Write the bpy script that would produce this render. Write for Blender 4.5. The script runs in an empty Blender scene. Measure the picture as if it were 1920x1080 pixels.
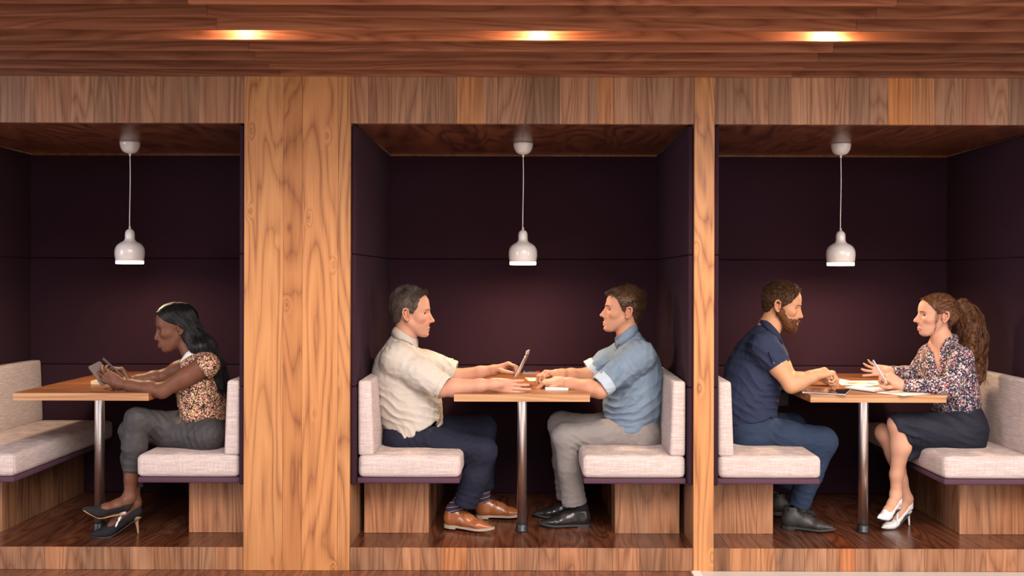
import bpy, bmesh, math, random
import numpy as np
from mathutils import Matrix, Vector

# ------------------------------------------------------------------ frame
SC = 0.002649          # metres per pixel on the timber front (y = 0)
EYE = 1.343            # eye height above the booth floor
CD = 5.0               # camera distance from the timber front
ROLL = 0.0026
scene = bpy.context.scene
col = scene.collection
rnd = random.Random(7)
rng = np.random.default_rng(11)

cam = bpy.data.objects.new('camera', bpy.data.cameras.new('camera'))
col.objects.link(cam)
cam.location = (0, -CD, EYE)
cam.rotation_euler = (math.pi / 2, 0, 0)
cam.rotation_mode = 'XYZ'
cam.matrix_world = Matrix.Translation((0, -CD, EYE)) @ Matrix.Rotation(math.pi / 2, 4, 'X') @ Matrix.Rotation(ROLL, 4, 'Z')
cam.data.sensor_width = 36.0
cam.data.lens = 36.0 * (CD / SC) / 1920.0
cam.data.shift_x = -30 / 1920
cam.data.shift_y = -20 / 1920
cam.data.clip_start = 0.05
scene.camera = cam

# ------------------------------------------------------------------ world, unseen room light and fills, exposure
world = bpy.data.worlds.new('world'); scene.world = world
world.use_nodes = True
world.node_tree.nodes['Background'].inputs[0].default_value = (0.80, 0.78, 0.85, 1)
world.node_tree.nodes['Background'].inputs[1].default_value = 0.02
scene.view_settings.view_transform = 'Standard'
scene.view_settings.look = 'None'
scene.view_settings.exposure = -0.20
scene.view_settings.gamma = 1.0
scene.view_settings.use_curve_mapping = False


def light(name, kind, loc, energy, color, target=None, **kw):
    d = bpy.data.lights.new(name, kind); d.energy = energy; d.color = color
    for k, v in kw.items(): setattr(d, k, v)
    o = bpy.data.objects.new(name, d); col.objects.link(o); o.location = loc
    if target is not None:
        o.rotation_euler = (Vector(target) - Vector(loc)).to_track_quat('-Z', 'Y').to_euler()
    return o


# unseen area lamps: broad room light from high behind the camera, plus added fills
light('unseen_room_light', 'AREA', (1.6, -6.6, 4.9), 980, (1.0, 0.91, 0.87), (0.7, 0, 0.8), shape='RECTANGLE', size=6.0, size_y=2.6)  # unseen broad source, set high for the frontal light
light('added_low_fill_light', 'AREA', (1.4, -7.2, 2.5), 170, (1.0, 0.92, 0.88), (0.8, 0, 1.2), shape='RECTANGLE', size=6.0, size_y=1.8)  # low fill added to lift the fascia and slats
light('added_fill_light_right', 'AREA', (8.6, -5.6, 2.2), 560, (1.0, 0.90, 0.86), (0.6, 0, 0.9), shape='RECTANGLE', size=5.0, size_y=3.2)  # side fill added for the padded walls, out of view
light('added_fill_light_left', 'AREA', (-8.6, -5.6, 2.2), 500, (0.90, 0.88, 1.0), (-0.6, 0, 0.9), shape='RECTANGLE', size=5.0, size_y=3.2)  # cooler side fill added for the padded walls, out of view


# ------------------------------------------------------------------ small tools
def lin(r, g, b):
    f = lambda c: ((c / 255 + 0.055) / 1.055) ** 2.4 if c > 10.3 else c / 255 / 12.92
    return (f(r), f(g), f(b))


def P(px, py, y):
    px, py = px + (py - 520) * ROLL, py - (px - 990) * ROLL
    k = 1 + y / CD
    return np.array([(px - 990) * SC * k, y, EYE - (py - 520) * SC * k])


def X(px): return (px - 990) * SC


def V3(*a): return np.array(a, float)


def nrm(v):
    v = np.asarray(v, float); return v / max(np.linalg.norm(v), 1e-9)


def tag(o, label=None, cat=None, group=None, kind=None):
    if label: o['label'] = label
    if cat: o['category'] = cat
    if group: o['group'] = group
    if kind: o['kind'] = kind
    return o


def empty(name, loc, label=None, cat=None, group=None, kind=None):
    o = bpy.data.objects.new(name, None); col.objects.link(o)
    o.empty_display_size = 0.05; o.location = tuple(loc)
    return tag(o, label, cat, group, kind)


def link(name, me, m, parent=None):
    o = bpy.data.objects.new(name, me); col.objects.link(o)
    if m is not None and not me.materials: me.materials.append(m)
    if parent is not None:
        o.parent = parent
        if parent.type == 'EMPTY': o.matrix_parent_inverse = Matrix.Translation(-Vector(parent.location))
    return o


def np_mesh(name, V, F, smooth=True, colors=None):
    """V (n,3); F list of arrays (m,3) or (m,4)."""
    me = bpy.data.meshes.new(name)
    V = np.asarray(V, np.float32)
    Fs = [np.asarray(f, np.int32) for f in (F if isinstance(F, list) else [F]) if len(f)]
    me.vertices.add(len(V)); me.vertices.foreach_set('co', V.ravel())
    nl = sum(f.size for f in Fs); npoly = sum(len(f) for f in Fs)
    me.loops.add(nl); me.polygons.add(npoly)
    me.loops.foreach_set('vertex_index', np.concatenate([f.ravel() for f in Fs]))
    tot = np.concatenate([np.full(len(f), f.shape[1], np.int32) for f in Fs])
    st = np.concatenate([[0], np.cumsum(tot)[:-1]]).astype(np.int32)
    me.polygons.foreach_set('loop_start', st)
    me.polygons.foreach_set('use_smooth', np.full(npoly, bool(smooth)))
    me.update(calc_edges=True); me.validate()
    if colors is not None:
        at = me.color_attributes.new('tint', 'FLOAT_COLOR', 'POINT')
        c = np.ones((len(V), 4), np.float32); c[:, :3] = colors
        at.data.foreach_set('color', c.ravel())
    return me


class MB:
    """collects pieces into one mesh"""
    def __init__(s): s.V = []; s.F3 = []; s.F4 = []; s.n = 0
    def add(s, V, F):
        V = np.asarray(V, float).reshape(-1, 3)
        for f in (F if isinstance(F, list) else [F]):
            f = np.asarray(f, int)
            if len(f): (s.F3 if f.shape[1] == 3 else s.F4).append(f + s.n)
        s.V.append(V); s.n += len(V); return s
    def box(s, x0, x1, y0, y1, z0, z1, c=0.0015):
        V, F = cbox(x0, x1, y0, y1, z0, z1, c); return s.add(V, F)
    def mesh(s, name, smooth=False):
        F = []
        if s.F3: F.append(np.concatenate(s.F3))
        if s.F4: F.append(np.concatenate(s.F4))
        return np_mesh(name, np.concatenate(s.V), F, smooth)
    def build(s, name, m, parent=None, smooth=False):
        return link(name, s.mesh(name, smooth), m, parent)


def cbox(x0, x1, y0, y1, z0, z1, c):
    """chamfered box, 24 verts"""
    lo = np.array([min(x0, x1), min(y0, y1), min(z0, z1)]); hi = np.array([max(x0, x1), max(y0, y1), max(z0, z1)])
    c = min(c, 0.45 * (hi - lo).min())
    V = []; idx = {}
    for sx in (0, 1):
        for sy in (0, 1):
            for sz in (0, 1):
                for ax in range(3):
                    p = [(lo, hi)[s][i] + (c if s == 0 else -c) * (i != ax) for i, s in enumerate((sx, sy, sz))]
                    idx[(sx, sy, sz, ax)] = len(V); V.append(p)
    Q = []; T = []
    V = np.array(V); cen = (lo + hi) / 2
    def put(L, f):
        a, b, d = V[f[0]], V[f[1]], V[f[2]]
        n = np.cross(b - a, d - a)
        if np.dot(n, V[f].mean(0) - cen) < 0: f = f[::-1]
        L.append(f)
    for ax in range(3):
        u, v = [i for i in range(3) if i != ax]
        for s in (0, 1):
            f = []
            for a, b in ((0, 0), (1, 0), (1, 1), (0, 1)):
                k = [0, 0, 0]; k[ax] = s; k[u] = a; k[v] = b; f.append(idx[(*k, ax)])
            put(Q, f)
        for a in (0, 1):
            for b in (0, 1):
                k0 = [0, 0, 0]; k1 = [0, 0, 0]; k1[ax] = 1
                for k in (k0, k1): k[u] = a; k[v] = b
                put(Q, [idx[(*k0, u)], idx[(*k1, u)], idx[(*k1, v)], idx[(*k0, v)]])
    for k in [(a, b, d) for a in (0, 1) for b in (0, 1) for d in (0, 1)]:
        put(T, [idx[(*k, 0)], idx[(*k, 1)], idx[(*k, 2)]])
    return V, [np.array(T), np.array(Q)]


def piece(name, dims, m, parent=None, c=0.0015, color=None):
    V, F = cbox(*dims, c)
    o = link(name, np_mesh(name, V, F, False), m, parent)
    if color is not None: o.color = (*color, 1)
    return o


def rbox(name, dims, r, m, parent=None, seg=4, shear=None, puff=0.0, div=0):
    """rounded soft box"""
    x0, x1, y0, y1, z0, z1 = dims
    bm = bmesh.new()
    bmesh.ops.create_cube(bm, size=1)
    for v in bm.verts:
        v.co = ((x0 + x1) / 2 + v.co.x * (x1 - x0), (y0 + y1) / 2 + v.co.y * (y1 - y0), (z0 + z1) / 2 + v.co.z * (z1 - z0))
    bmesh.ops.bevel(bm, geom=bm.edges[:], offset=r, segments=seg, affect='EDGES', profile=0.5)
    if div:
        for ax, n in ((0, div), (1, div * 2), (2, div)):
            lo, hi = ((x0, x1), (y0, y1), (z0, z1))[ax]
            for i in range(1, n):
                co = [0, 0, 0]; co[ax] = lo + (hi - lo) * i / n; no = [0, 0, 0]; no[ax] = 1
                bmesh.ops.bisect_plane(bm, geom=bm.verts[:] + bm.edges[:] + bm.faces[:], plane_co=co, plane_no=no)
    if puff:
        for v in bm.verts:
            f = 1.0
            w = [(v.co.x - x0) / (x1 - x0), (v.co.y - y0) / (y1 - y0), (v.co.z - z0) / (z1 - z0)]
            s = [max(0, 4 * t * (1 - t)) ** 0.5 for t in w]
            for ax in range(3):
                o_ = s[(ax + 1) % 3] * s[(ax + 2) % 3]
                v.co[ax] += (w[ax] - 0.5) * 2 * puff * o_
    if shear:
        for v in bm.verts: v.co = shear(v.co)
    me = bpy.data.meshes.new(name); bm.to_mesh(me); bm.free()
    me.polygons.foreach_set('use_smooth', [True] * len(me.polygons))
    return link(name, me, m, parent)


def lathe(mb, prof, cx, cy, n=32, close=False):
    """prof: list of (r, z) world z"""
    V = []; F = []; T = []
    a = np.linspace(0, 2 * np.pi, n, endpoint=False)
    for r, z in prof: V += [np.stack([cx + r * np.cos(a), cy + r * np.sin(a), np.full(n, z)], 1)]
    V = np.concatenate(V)
    for i in range(len(prof) - 1):
        j = np.arange(n); k = (j + 1) % n
        F.append(np.stack([i * n + j, i * n + k, (i + 1) * n + k, (i + 1) * n + j], 1))
    return mb.add(V, np.concatenate(F))


def frames(paths):
    t = np.gradient(paths, axis=1)
    t /= np.maximum(np.linalg.norm(t, axis=2, keepdims=True), 1e-9)
    ref = np.where(np.abs(t[..., 2:3]) > 0.9, np.array([1., 0, 0]), np.array([0, 0, 1.]))
    u = np.cross(t, ref); u /= np.maximum(np.linalg.norm(u, axis=2, keepdims=True), 1e-9)
    return t, u, np.cross(t, u)


def tubes(mb, paths, rad, sides=4, flat=1.0, caps=True):
    """paths (n,m,3); rad scalar, (m,), or (n,m)"""
    paths = np.asarray(paths, float)
    if paths.ndim == 2: paths = paths[None]
    n, m, _ = paths.shape
    rad = np.broadcast_to(np.asarray(rad, float), (n, m))
    t, u, v = frames(paths)
    a = np.linspace(0, 2 * np.pi, sides, endpoint=False)
    V = paths[:, :, None] + rad[:, :, None, None] * (np.cos(a)[None, None, :, None] * u[:, :, None] + flat * np.sin(a)[None, None, :, None] * v[:, :, None])
    j = np.arange(sides); k = (j + 1) % sides
    i = np.arange(m - 1)[:, None]
    q = np.stack([i * sides + j, i * sides + k, (i + 1) * sides + k, (i + 1) * sides + j], -1).reshape(-1, 4)
    Q = (q[None] + (np.arange(n) * m * sides)[:, None, None]).reshape(-1, 4)
    F = [Q]
    if caps and sides >= 3:
        b = np.arange(n) * m * sides
        T = []
        for s in range(1, sides - 1):
            T.append(np.stack([b, b + s + 1, b + s], 1)); e = b + (m - 1) * sides
            T.append(np.stack([e, e + s, e + s + 1], 1))
        F.append(np.concatenate(T))
    return mb.add(V.reshape(-1, 3), F)


def spline(pts, n):
    """Catmull-Rom through pts"""
    p = np.asarray(pts, float)
    p = np.concatenate([[2 * p[0] - p[1]], p, [2 * p[-1] - p[-2]]])
    s = np.linspace(0, len(p) - 3 - 1e-6, n); i = s.astype(int); t = (s - i)[:, None]
    a, b, c, d = p[i], p[i + 1], p[i + 2], p[i + 3]
    return 0.5 * (2 * b + (c - a) * t + (2 * a - 5 * b + 4 * c - d) * t ** 2 + (3 * b - a - 3 * c + d) * t ** 3)


# ------------------------------------------------------------------ noise
_tab = rng.random((32, 32, 32)).astype(np.float32)


def vnoise(p):
    p = np.asarray(p, float); i = np.floor(p).astype(int); f = p - i; f = f * f * (3 - 2 * f)
    r = 0
    for dx in (0, 1):
        for dy in (0, 1):
            for dz in (0, 1):
                w = (f[:, 0] if dx else 1 - f[:, 0]) * (f[:, 1] if dy else 1 - f[:, 1]) * (f[:, 2] if dz else 1 - f[:, 2])
                r = r + w * _tab[(i[:, 0] + dx) % 32, (i[:, 1] + dy) % 32, (i[:, 2] + dz) % 32]
    return r * 2 - 1


# ------------------------------------------------------------------ materials
def nodes(name):
    m = bpy.data.materials.new(name); m.use_nodes = True
    nt = m.node_tree; b = nt.nodes['Principled BSDF']
    return m, nt, b


def N(nt, t, **kw):
    n = nt.nodes.new(t)
    for k, v in kw.items():
        if k.startswith('i_'):
            n.inputs[k[2:].replace('_', ' ')].default_value = v
        else: setattr(n, k, v)
    return n


def math_(nt, op, a, b=None, c=None, clamp=False):
    n = nt.nodes.new('ShaderNodeMath'); n.operation = op; n.use_clamp = clamp
    for i, x in enumerate((a, b, c)):
        if x is None: continue
        if isinstance(x, (int, float)): n.inputs[i].default_value = x
        else: nt.links.new(x, n.inputs[i])
    return n.outputs[0]


def mixc(nt, fac, a, b, mode='MIX'):
    n = nt.nodes.new('ShaderNodeMix'); n.data_type = 'RGBA'; n.blend_type = mode
    for s, x in ((n.inputs['Factor'], fac), (n.inputs['A'], a), (n.inputs['B'], b)):
        s = s if not (s.name == 'Factor') else n.inputs[0]
        if isinstance(x, (int, float)): s.default_value = x
        elif isinstance(x, tuple): s.default_value = (*x, 1) if len(x) == 3 else x
        else: nt.links.new(x, s)
    return n.outputs['Result']


def vmath(nt, op, a, b):
    n = nt.nodes.new('ShaderNodeVectorMath'); n.operation = op
    for i, x in enumerate((a, b)):
        if isinstance(x, tuple): n.inputs[i].default_value = x
        else: nt.links.new(x, n.inputs[i])
    return n.outputs[0]


def ramp(nt, fac, stops):
    n = nt.nodes.new('ShaderNodeValToRGB'); nt.links.new(fac, n.inputs[0])
    e = n.color_ramp.elements
    while len(e) < len(stops): e.new(0.5)
    for el, (p, c) in zip(e, stops):
        el.position = p; el.color = (*c, 1) if len(c) == 3 else c
    return n.outputs[0]


def noise(nt, vec, scale, detail=2, rough=0.5, dist=0.0):
    n = N(nt, 'ShaderNodeTexNoise'); n.inputs['Scale'].default_value = scale; n.inputs['Detail'].default_value = detail
    n.inputs['Roughness'].default_value = rough; n.inputs['Distortion'].default_value = dist
    if vec is not None: nt.links.new(vec, n.inputs['Vector'])
    return n.outputs[0]


def bump(nt, b, h, strength, dist=0.002):
    n = N(nt, 'ShaderNodeBump'); n.inputs['Strength'].default_value = strength; n.inputs['Distance'].default_value = dist
    nt.links.new(h, n.inputs['Height']); nt.links.new(n.outputs[0], b.inputs['Normal'])


def plain(name, colr, rough=0.5, metal=0.0, spec=0.5, coat=0.0, emit=None, es=0, sss=0):
    m, nt, b = nodes(name)
    b.inputs['Base Color'].default_value = (*colr, 1); b.inputs['Roughness'].default_value = rough
    b.inputs['Metallic'].default_value = metal; b.inputs['Specular IOR Level'].default_value = spec
    b.inputs['Coat Weight'].default_value = coat
    if emit: b.inputs['Emission Color'].default_value = (*emit, 1); b.inputs['Emission Strength'].default_value = es
    return m


def wood(name, dark, mid, light_, grain, rings=14.0, across=5.5, along=0.55, rough=0.42, knots=0.0, coat=0.0, fine=0.5, tint=True, line=0.7, rw=0.36):
    """grain: 0,1,2 axis the grain runs along"""
    m, nt, b = nodes(name)
    tc = N(nt, 'ShaderNodeTexCoord'); oi = N(nt, 'ShaderNodeObjectInfo')
    off = math_(nt, 'MULTIPLY', oi.outputs['Random'], 61.0)
    cb = N(nt, 'ShaderNodeCombineXYZ')
    for i in range(3): nt.links.new(math_(nt, 'MULTIPLY', off, (1.0, 0.37, 0.73)[i]), cb.inputs[i])
    v = vmath(nt, 'ADD', tc.outputs['Object'], cb.outputs[0])
    s1 = [across] * 3; s1[grain] = along
    v1 = vmath(nt, 'MULTIPLY', v, tuple(s1))
    n1 = noise(nt, v1, 1.0, 2.5, 0.45, 0.35)
    if knots:
        vo = N(nt, 'ShaderNodeTexVoronoi'); s = [9.5] * 3; s[grain] = 4.6
        nt.links.new(vmath(nt, 'MULTIPLY', v, tuple(s)), vo.inputs['Vector']); vo.inputs['Scale'].default_value = 1
        kd = vo.outputs['Distance']
        kk = math_(nt, 'SUBTRACT', 1.0, math_(nt, 'MULTIPLY', kd, 3.2), clamp=True)
        kk = math_(nt, 'POWER', kk, 2.0)
        pick = math_(nt, 'GREATER_THAN', N_sep(nt, vo.outputs['Color']), 0.48)
        kk = math_(nt, 'MULTIPLY', kk, pick)
        n1 = math_(nt, 'ADD', n1, math_(nt, 'MULTIPLY', kk, 0.17 * knots))
    r = math_(nt, 'PINGPONG', math_(nt, 'MULTIPLY', n1, rings), 0.5)
    r = math_(nt, 'POWER', math_(nt, 'MULTIPLY', r, 2.0), line)
    s2 = [170.0] * 3; s2[grain] = 3.5
    f = noise(nt, vmath(nt, 'MULTIPLY', v, tuple(s2)), 1.0, 2, 0.6)
    s3 = [22.0] * 3; s3[grain] = 0.9
    g = noise(nt, vmath(nt, 'MULTIPLY', v, tuple(s3)), 1.0, 3, 0.55)
    fac = math_(nt, 'ADD', math_(nt, 'MULTIPLY', r, rw), math_(nt, 'MULTIPLY', g, 0.45))
    fac = math_(nt, 'ADD', fac, math_(nt, 'MULTIPLY', math_(nt, 'SUBTRACT', f, 0.5), fine))
    c = ramp(nt, fac, [(0.18, dark), (0.42, mid), (0.70, light_)])
    if knots:
        dk = math_(nt, 'MULTIPLY', math_(nt, 'POWER', kk, 4.0), 1.0)
        c = mixc(nt, dk, c, tuple(x * 0.35 for x in dark))
    if tint: c = mixc(nt, 1.0, c, oi.outputs['Color'], 'MULTIPLY')
    nt.links.new(c, b.inputs['Base Color'])
    b.inputs['Roughness'].default_value = rough; b.inputs['Coat Weight'].default_value = coat
    b.inputs['Coat Roughness'].default_value = 0.15
    b.inputs['Specular IOR Level'].default_value = 0.4
    bump(nt, b, fac, 0.10, 0.001)
    return m


def N_sep(nt, colr):
    n = nt.nodes.new('ShaderNodeSeparateColor'); nt.links.new(colr, n.inputs[0]); return n.outputs[0]


def weave(name, a, b_, scale=900, amt=0.35, stretch=(1, 1, 1), rough=0.9, bs=0.25, spot=0.0, sheen=0.0, big=0.0):
    """cloth: two tones mixed by fine stretched noise"""
    m, nt, b = nodes(name)
    tc = N(nt, 'ShaderNodeTexCoord')
    v = vmath(nt, 'MULTIPLY', tc.outputs['Object'], stretch)
    n = noise(nt, v, scale, 2, 0.6)
    f = math_(nt, 'ADD', math_(nt, 'MULTIPLY', math_(nt, 'SUBTRACT', n, 0.5), amt * 4), 0.5, clamp=True)
    c = mixc(nt, f, a, b_)
    if big:
        g = noise(nt, tc.outputs['Object'], 7, 3, 0.55)
        c = mixc(nt, math_(nt, 'MULTIPLY', math_(nt, 'SUBTRACT', g, 0.35), big * 2, clamp=True), c, tuple(x * 1.6 for x in b_))
    nt.links.new(c, b.inputs['Base Color']); b.inputs['Roughness'].default_value = rough
    b.inputs['Specular IOR Level'].default_value = 0.2
    b.inputs['Sheen Weight'].default_value = sheen
    bump(nt, b, n, bs, 0.001)
    return m


def linen(name, base, light_, dark):
    """slubby linen: crossed stretched noises"""
    m, nt, b = nodes(name)
    tc = N(nt, 'ShaderNodeTexCoord'); o = tc.outputs['Object']
    h1 = noise(nt, vmath(nt, 'MULTIPLY', o, (14, 14, 330)), 1, 3, 0.6)
    h2 = noise(nt, vmath(nt, 'MULTIPLY', o, (330, 330, 14)), 1, 3, 0.6)
    h3 = noise(nt, vmath(nt, 'MULTIPLY', o, (300, 12, 300)), 1, 3, 0.6)
    h = math_(nt, 'ADD', math_(nt, 'MULTIPLY', h1, 0.45), math_(nt, 'ADD', math_(nt, 'MULTIPLY', h2, 0.25), math_(nt, 'MULTIPLY', h3, 0.3)))
    c = ramp(nt, h, [(0.38, dark), (0.5, base), (0.62, light_)])
    nt.links.new(c, b.inputs['Base Color']); b.inputs['Roughness'].default_value = 0.92
    b.inputs['Specular IOR Level'].default_value = 0.15
    bump(nt, b, h, 0.35, 0.0015)
    return m


def skinmat(name, sss=0.12, rough=0.55, spec=0.3):
    m, nt, b = nodes(name)
    at = N(nt, 'ShaderNodeVertexColor'); at.layer_name = 'tint'
    tc = N(nt, 'ShaderNodeTexCoord')
    n = noise(nt, tc.outputs['Object'], 55, 3, 0.6)
    c = mixc(nt, math_(nt, 'MULTIPLY', n, 0.35), at.outputs[0], mixc(nt, 1.0, at.outputs[0], (0.85, 0.62, 0.55), 'MULTIPLY'))
    nt.links.new(c, b.inputs['Base Color']); b.inputs['Roughness'].default_value = rough
    b.inputs['Subsurface Weight'].default_value = sss; b.inputs['Subsurface Radius'].default_value = (0.6, 0.22, 0.12)
    b.inputs['Subsurface Scale'].default_value = 0.012
    b.inputs['Specular IOR Level'].default_value = spec
    bump(nt, b, noise(nt, tc.outputs['Object'], 420, 2, 0.5), 0.06, 0.001)
    return m


def hairmat(name, c0, c1, rough=0.42, scale=60, spec=0.22):
    m, nt, b = nodes(name)
    tc = N(nt, 'ShaderNodeTexCoord')
    n = noise(nt, tc.outputs['Object'], scale * 3.2, 3, 0.7)
    nt.links.new(ramp(nt, n, [(0.35, c0), (0.66, c1)]), b.inputs['Base Color'])
    b.inputs['Roughness'].default_value = rough; b.inputs['Specular IOR Level'].default_value = spec
    b.inputs['Anisotropic'].default_value = 0.4
    return m


def floral(name, ground, pal, scale, cover, petal=0.0):
    """printed cloth: scattered blossoms of several colours on a dark ground"""
    m, nt, b = nodes(name)
    tc = N(nt, 'ShaderNodeTexCoord'); o = tc.outputs['Object']
    nz = N(nt, 'ShaderNodeTexNoise'); nz.inputs['Scale'].default_value = scale * 1.3; nt.links.new(o, nz.inputs['Vector'])
    w = vmath(nt, 'ADD', o, vmath(nt, 'MULTIPLY', vmath(nt, 'SUBTRACT', nz.outputs['Color'], (0.5, 0.5, 0.5)), (petal / scale,) * 3))
    c = ground
    for sc_, cv in ((scale, cover), (scale * 1.9, cover * 0.9)):
        vo = N(nt, 'ShaderNodeTexVoronoi'); vo.inputs['Scale'].default_value = sc_; nt.links.new(w, vo.inputs['Vector'])
        pick = N_sep(nt, vo.outputs['Color'])
        cr = nt.nodes.new('ShaderNodeValToRGB'); cr.color_ramp.interpolation = 'CONSTANT'
        nt.links.new(pick, cr.inputs[0]); e = cr.color_ramp.elements
        while len(e) < len(pal): e.new(0.5)
        for i, (el, pc) in enumerate(zip(e, pal)): el.position = i / len(pal); el.color = (*pc, 1)
        big = noise(nt, o, 26, 2, 0.5)
        th = math_(nt, 'MULTIPLY', cv, math_(nt, 'ADD', 0.45, math_(nt, 'MULTIPLY', big, 1.1)))
        msk = math_(nt, 'LESS_THAN', vo.outputs['Distance'], th)
        c = mixc(nt, msk, c, cr.outputs[0])
    nt.links.new(c, b.inputs['Base Color']); b.inputs['Roughness'].default_value = 0.75
    b.inputs['Specular IOR Level'].default_value = 0.25
    return m

# ------------------------------------------------------------------ palette
cherry = wood('cherry_veneer', (0.22, 0.080, 0.030), (0.42, 0.182, 0.066), (0.52, 0.248, 0.096), 2, rings=17, across=3.4, along=0.5, rough=0.38, knots=1.0, fine=0.42, line=0.55, rw=0.30)
walnut_z = wood('walnut_upright', (0.15, 0.058, 0.026), (0.28, 0.128, 0.063), (0.41, 0.21, 0.112), 2, rings=20, across=4.2, along=0.45, rough=0.42, fine=0.55, line=0.5, rw=0.27)
walnut_x = wood('walnut_lengthways', (0.135, 0.040, 0.018), (0.225, 0.073, 0.034), (0.32, 0.118, 0.056), 0, rings=15, across=6, along=0.6, rough=0.40, fine=0.4, line=0.5)
walnut_y = wood('walnut_floor', (0.052, 0.0145, 0.007), (0.11, 0.034, 0.0165), (0.175, 0.064, 0.031), 1, rings=15, across=5.5, along=0.8, rough=0.28, fine=0.5, coat=0.15)
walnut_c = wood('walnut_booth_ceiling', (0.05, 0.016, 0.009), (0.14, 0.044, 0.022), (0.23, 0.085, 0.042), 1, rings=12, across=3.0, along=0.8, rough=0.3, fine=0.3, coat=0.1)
tabletop_m = wood('table_veneer', (0.12, 0.040, 0.016), (0.245, 0.088, 0.034), (0.34, 0.138, 0.056), 0, rings=10, across=5, along=0.7, rough=0.32, fine=0.35, tint=False)
tableedge_m = wood('table_edge_veneer', (0.26, 0.115, 0.05), (0.40, 0.20, 0.092), (0.50, 0.28, 0.14), 0, rings=10, across=12, along=0.6, rough=0.4, fine=0.4, tint=False)
felt = weave('aubergine_felt', (0.019, 0.0062, 0.0115), (0.035, 0.0125, 0.0225), 700, 0.25, (1, 1, 1), 0.95, 0.2)
felt_trim = weave('aubergine_trim', (0.060, 0.025, 0.042), (0.090, 0.040, 0.062), 700, 0.2, (1, 1, 1), 0.8, 0.15)
linen_m = linen('pale_linen', (0.47, 0.375, 0.35), (0.62, 0.53, 0.50), (0.385, 0.30, 0.28))
steel = plain('brushed_steel', (0.86, 0.82, 0.80), 0.30, 1.0)
black_pl = plain('black_plastic', (0.012, 0.012, 0.013), 0.4)
enamel = plain('white_enamel', (0.80, 0.74, 0.70), 0.22, coat=0.4)
opal = plain('lit_opal_rim', (0.9, 0.85, 0.8), 0.4, emit=(1.0, 0.84, 0.68), es=5.0)
lamp_m = plain('lit_lamp', (0.9, 0.8, 0.6), 0.4, emit=(1.0, 0.76, 0.46), es=190.0)
dark_void = plain('dark_board', (0.02, 0.012, 0.01), 0.9)
pale_floor = plain('pale_stone', (0.55, 0.50, 0.46), 0.35)

# ------------------------------------------------------------------ levels
ZL, ZT = 2.106, 2.455          # lintel underside, slat level
BACK = 1.262                   # face of the padded back
STEP = -0.114
WB = 644 * SC
booths = {'left': X(-187), 'middle': X(657), 'right': X(1339)}
PADT = 0.026


def planks_x(parent, name, xs, y0, y1, z0, z1, m, tints, depthvar=0.001):
    for i in range(len(xs) - 1):
        d = rnd.uniform(0, depthvar)
        piece(name, (xs[i] + 0.0004, xs[i + 1] - 0.0004, y0 - d, y1, z0, z1), m, parent, 0.0008, tints(i))


def tint_rand(lo=0.72, hi=1.2, warm=0.06):
    def f(i):
        k = rnd.uniform(lo, hi); w = rnd.uniform(-warm, warm)
        return (k * (1 + w), k, k * (1 - w))
    return f


def fill(edges_px, lo=26, hi=62):
    """adds seams between the given ones so that no board is wider than hi pixels"""
    out = [edges_px[0]]
    for e in edges_px[1:]:
        while e - out[-1] > hi: out.append(out[-1] + rnd.uniform(lo, min(hi, e - out[-1] - lo * 0.8)))
        out.append(e)
    return [X(p) for p in out]


# fascia above the booths, vertical walnut boards
for nm, edges, special in (('left', [-187, -120, -60, 0, 40, 62, 92, 132, 175, 220, 262, 300, 341, 372, 405, 460], {7: 1.15, 11: 0.85}),
                           ('middle', [657, 690, 733, 790, 822, 856, 905, 932, 985, 1000, 1048, 1102, 1119, 1150, 1185, 1222, 1262, 1301], {5: (1.3, 1.12, 0.75), 8: 0.66, 9: 0.62, 12: (1.25, 1.05, 0.75)}),
                           ('right', [1339, 1375, 1410, 1440, 1482, 1520, 1565, 1592, 1630, 1664, 1710, 1752, 1803, 1845, 1890, 1940, 1990], {4: 1.25, 5: 1.3, 6: 1.2, 9: (1.55, 1.22, 0.62), 10: (1.3, 1.15, 0.85), 12: (0.9, 0.75, 0.7), 14: 0.7})):
    e = empty('lintel', (X(edges[0]), 0, ZL), kind='structure')
    base = tint_rand(0.82, 1.12)
    def tf(i, special=special, base=base):
        c = special.get(i)
        if c is None: return base(i)
        return c if isinstance(c, tuple) else (c, c, c)
    planks_x(e, 'plank', [X(p) for p in edges], 0.0, 0.03, ZL, ZT, walnut_z, tf)
    piece('core_board', (X(edges[0]) + 0.002, X(edges[-1]) - 0.002, 0.0305, 0.12, ZL + 0.004, ZT), dark_void, e)

# pillars with their knotty cherry boards
for edges, tints in (([-387, -320, -250, -187], [(1, 1, 1)] * 3),
                     ([458, 531, 567, 634, 657], [(1.0, 1.0, 1.0), (0.86, 0.78, 0.72), (1.04, 1.0, 0.97), (0.98, 0.98, 0.98)]),
                     ([1301, 1339], [(1.05, 1.04, 1.02)]),
                     ([1984, 2040, 2110], [(1, 1, 1)] * 2)):
    e = empty('pillar', (X(edges[0]), 0, STEP), kind='structure')
    planks_x(e, 'plank', [X(p) for p in edges], -0.005, 0.02, STEP, ZT, cherry, lambda i, t=tints: t[i], 0.0006)
    e2 = link('wall_partition', MB().box(X(edges[0]) + 0.001, X(edges[-1]) - 0.001, 0.0205, BACK + 0.06, STEP, ZT, 0.001).mesh('wall_partition'), walnut_z)
    tag(e2, kind='structure')

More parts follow.
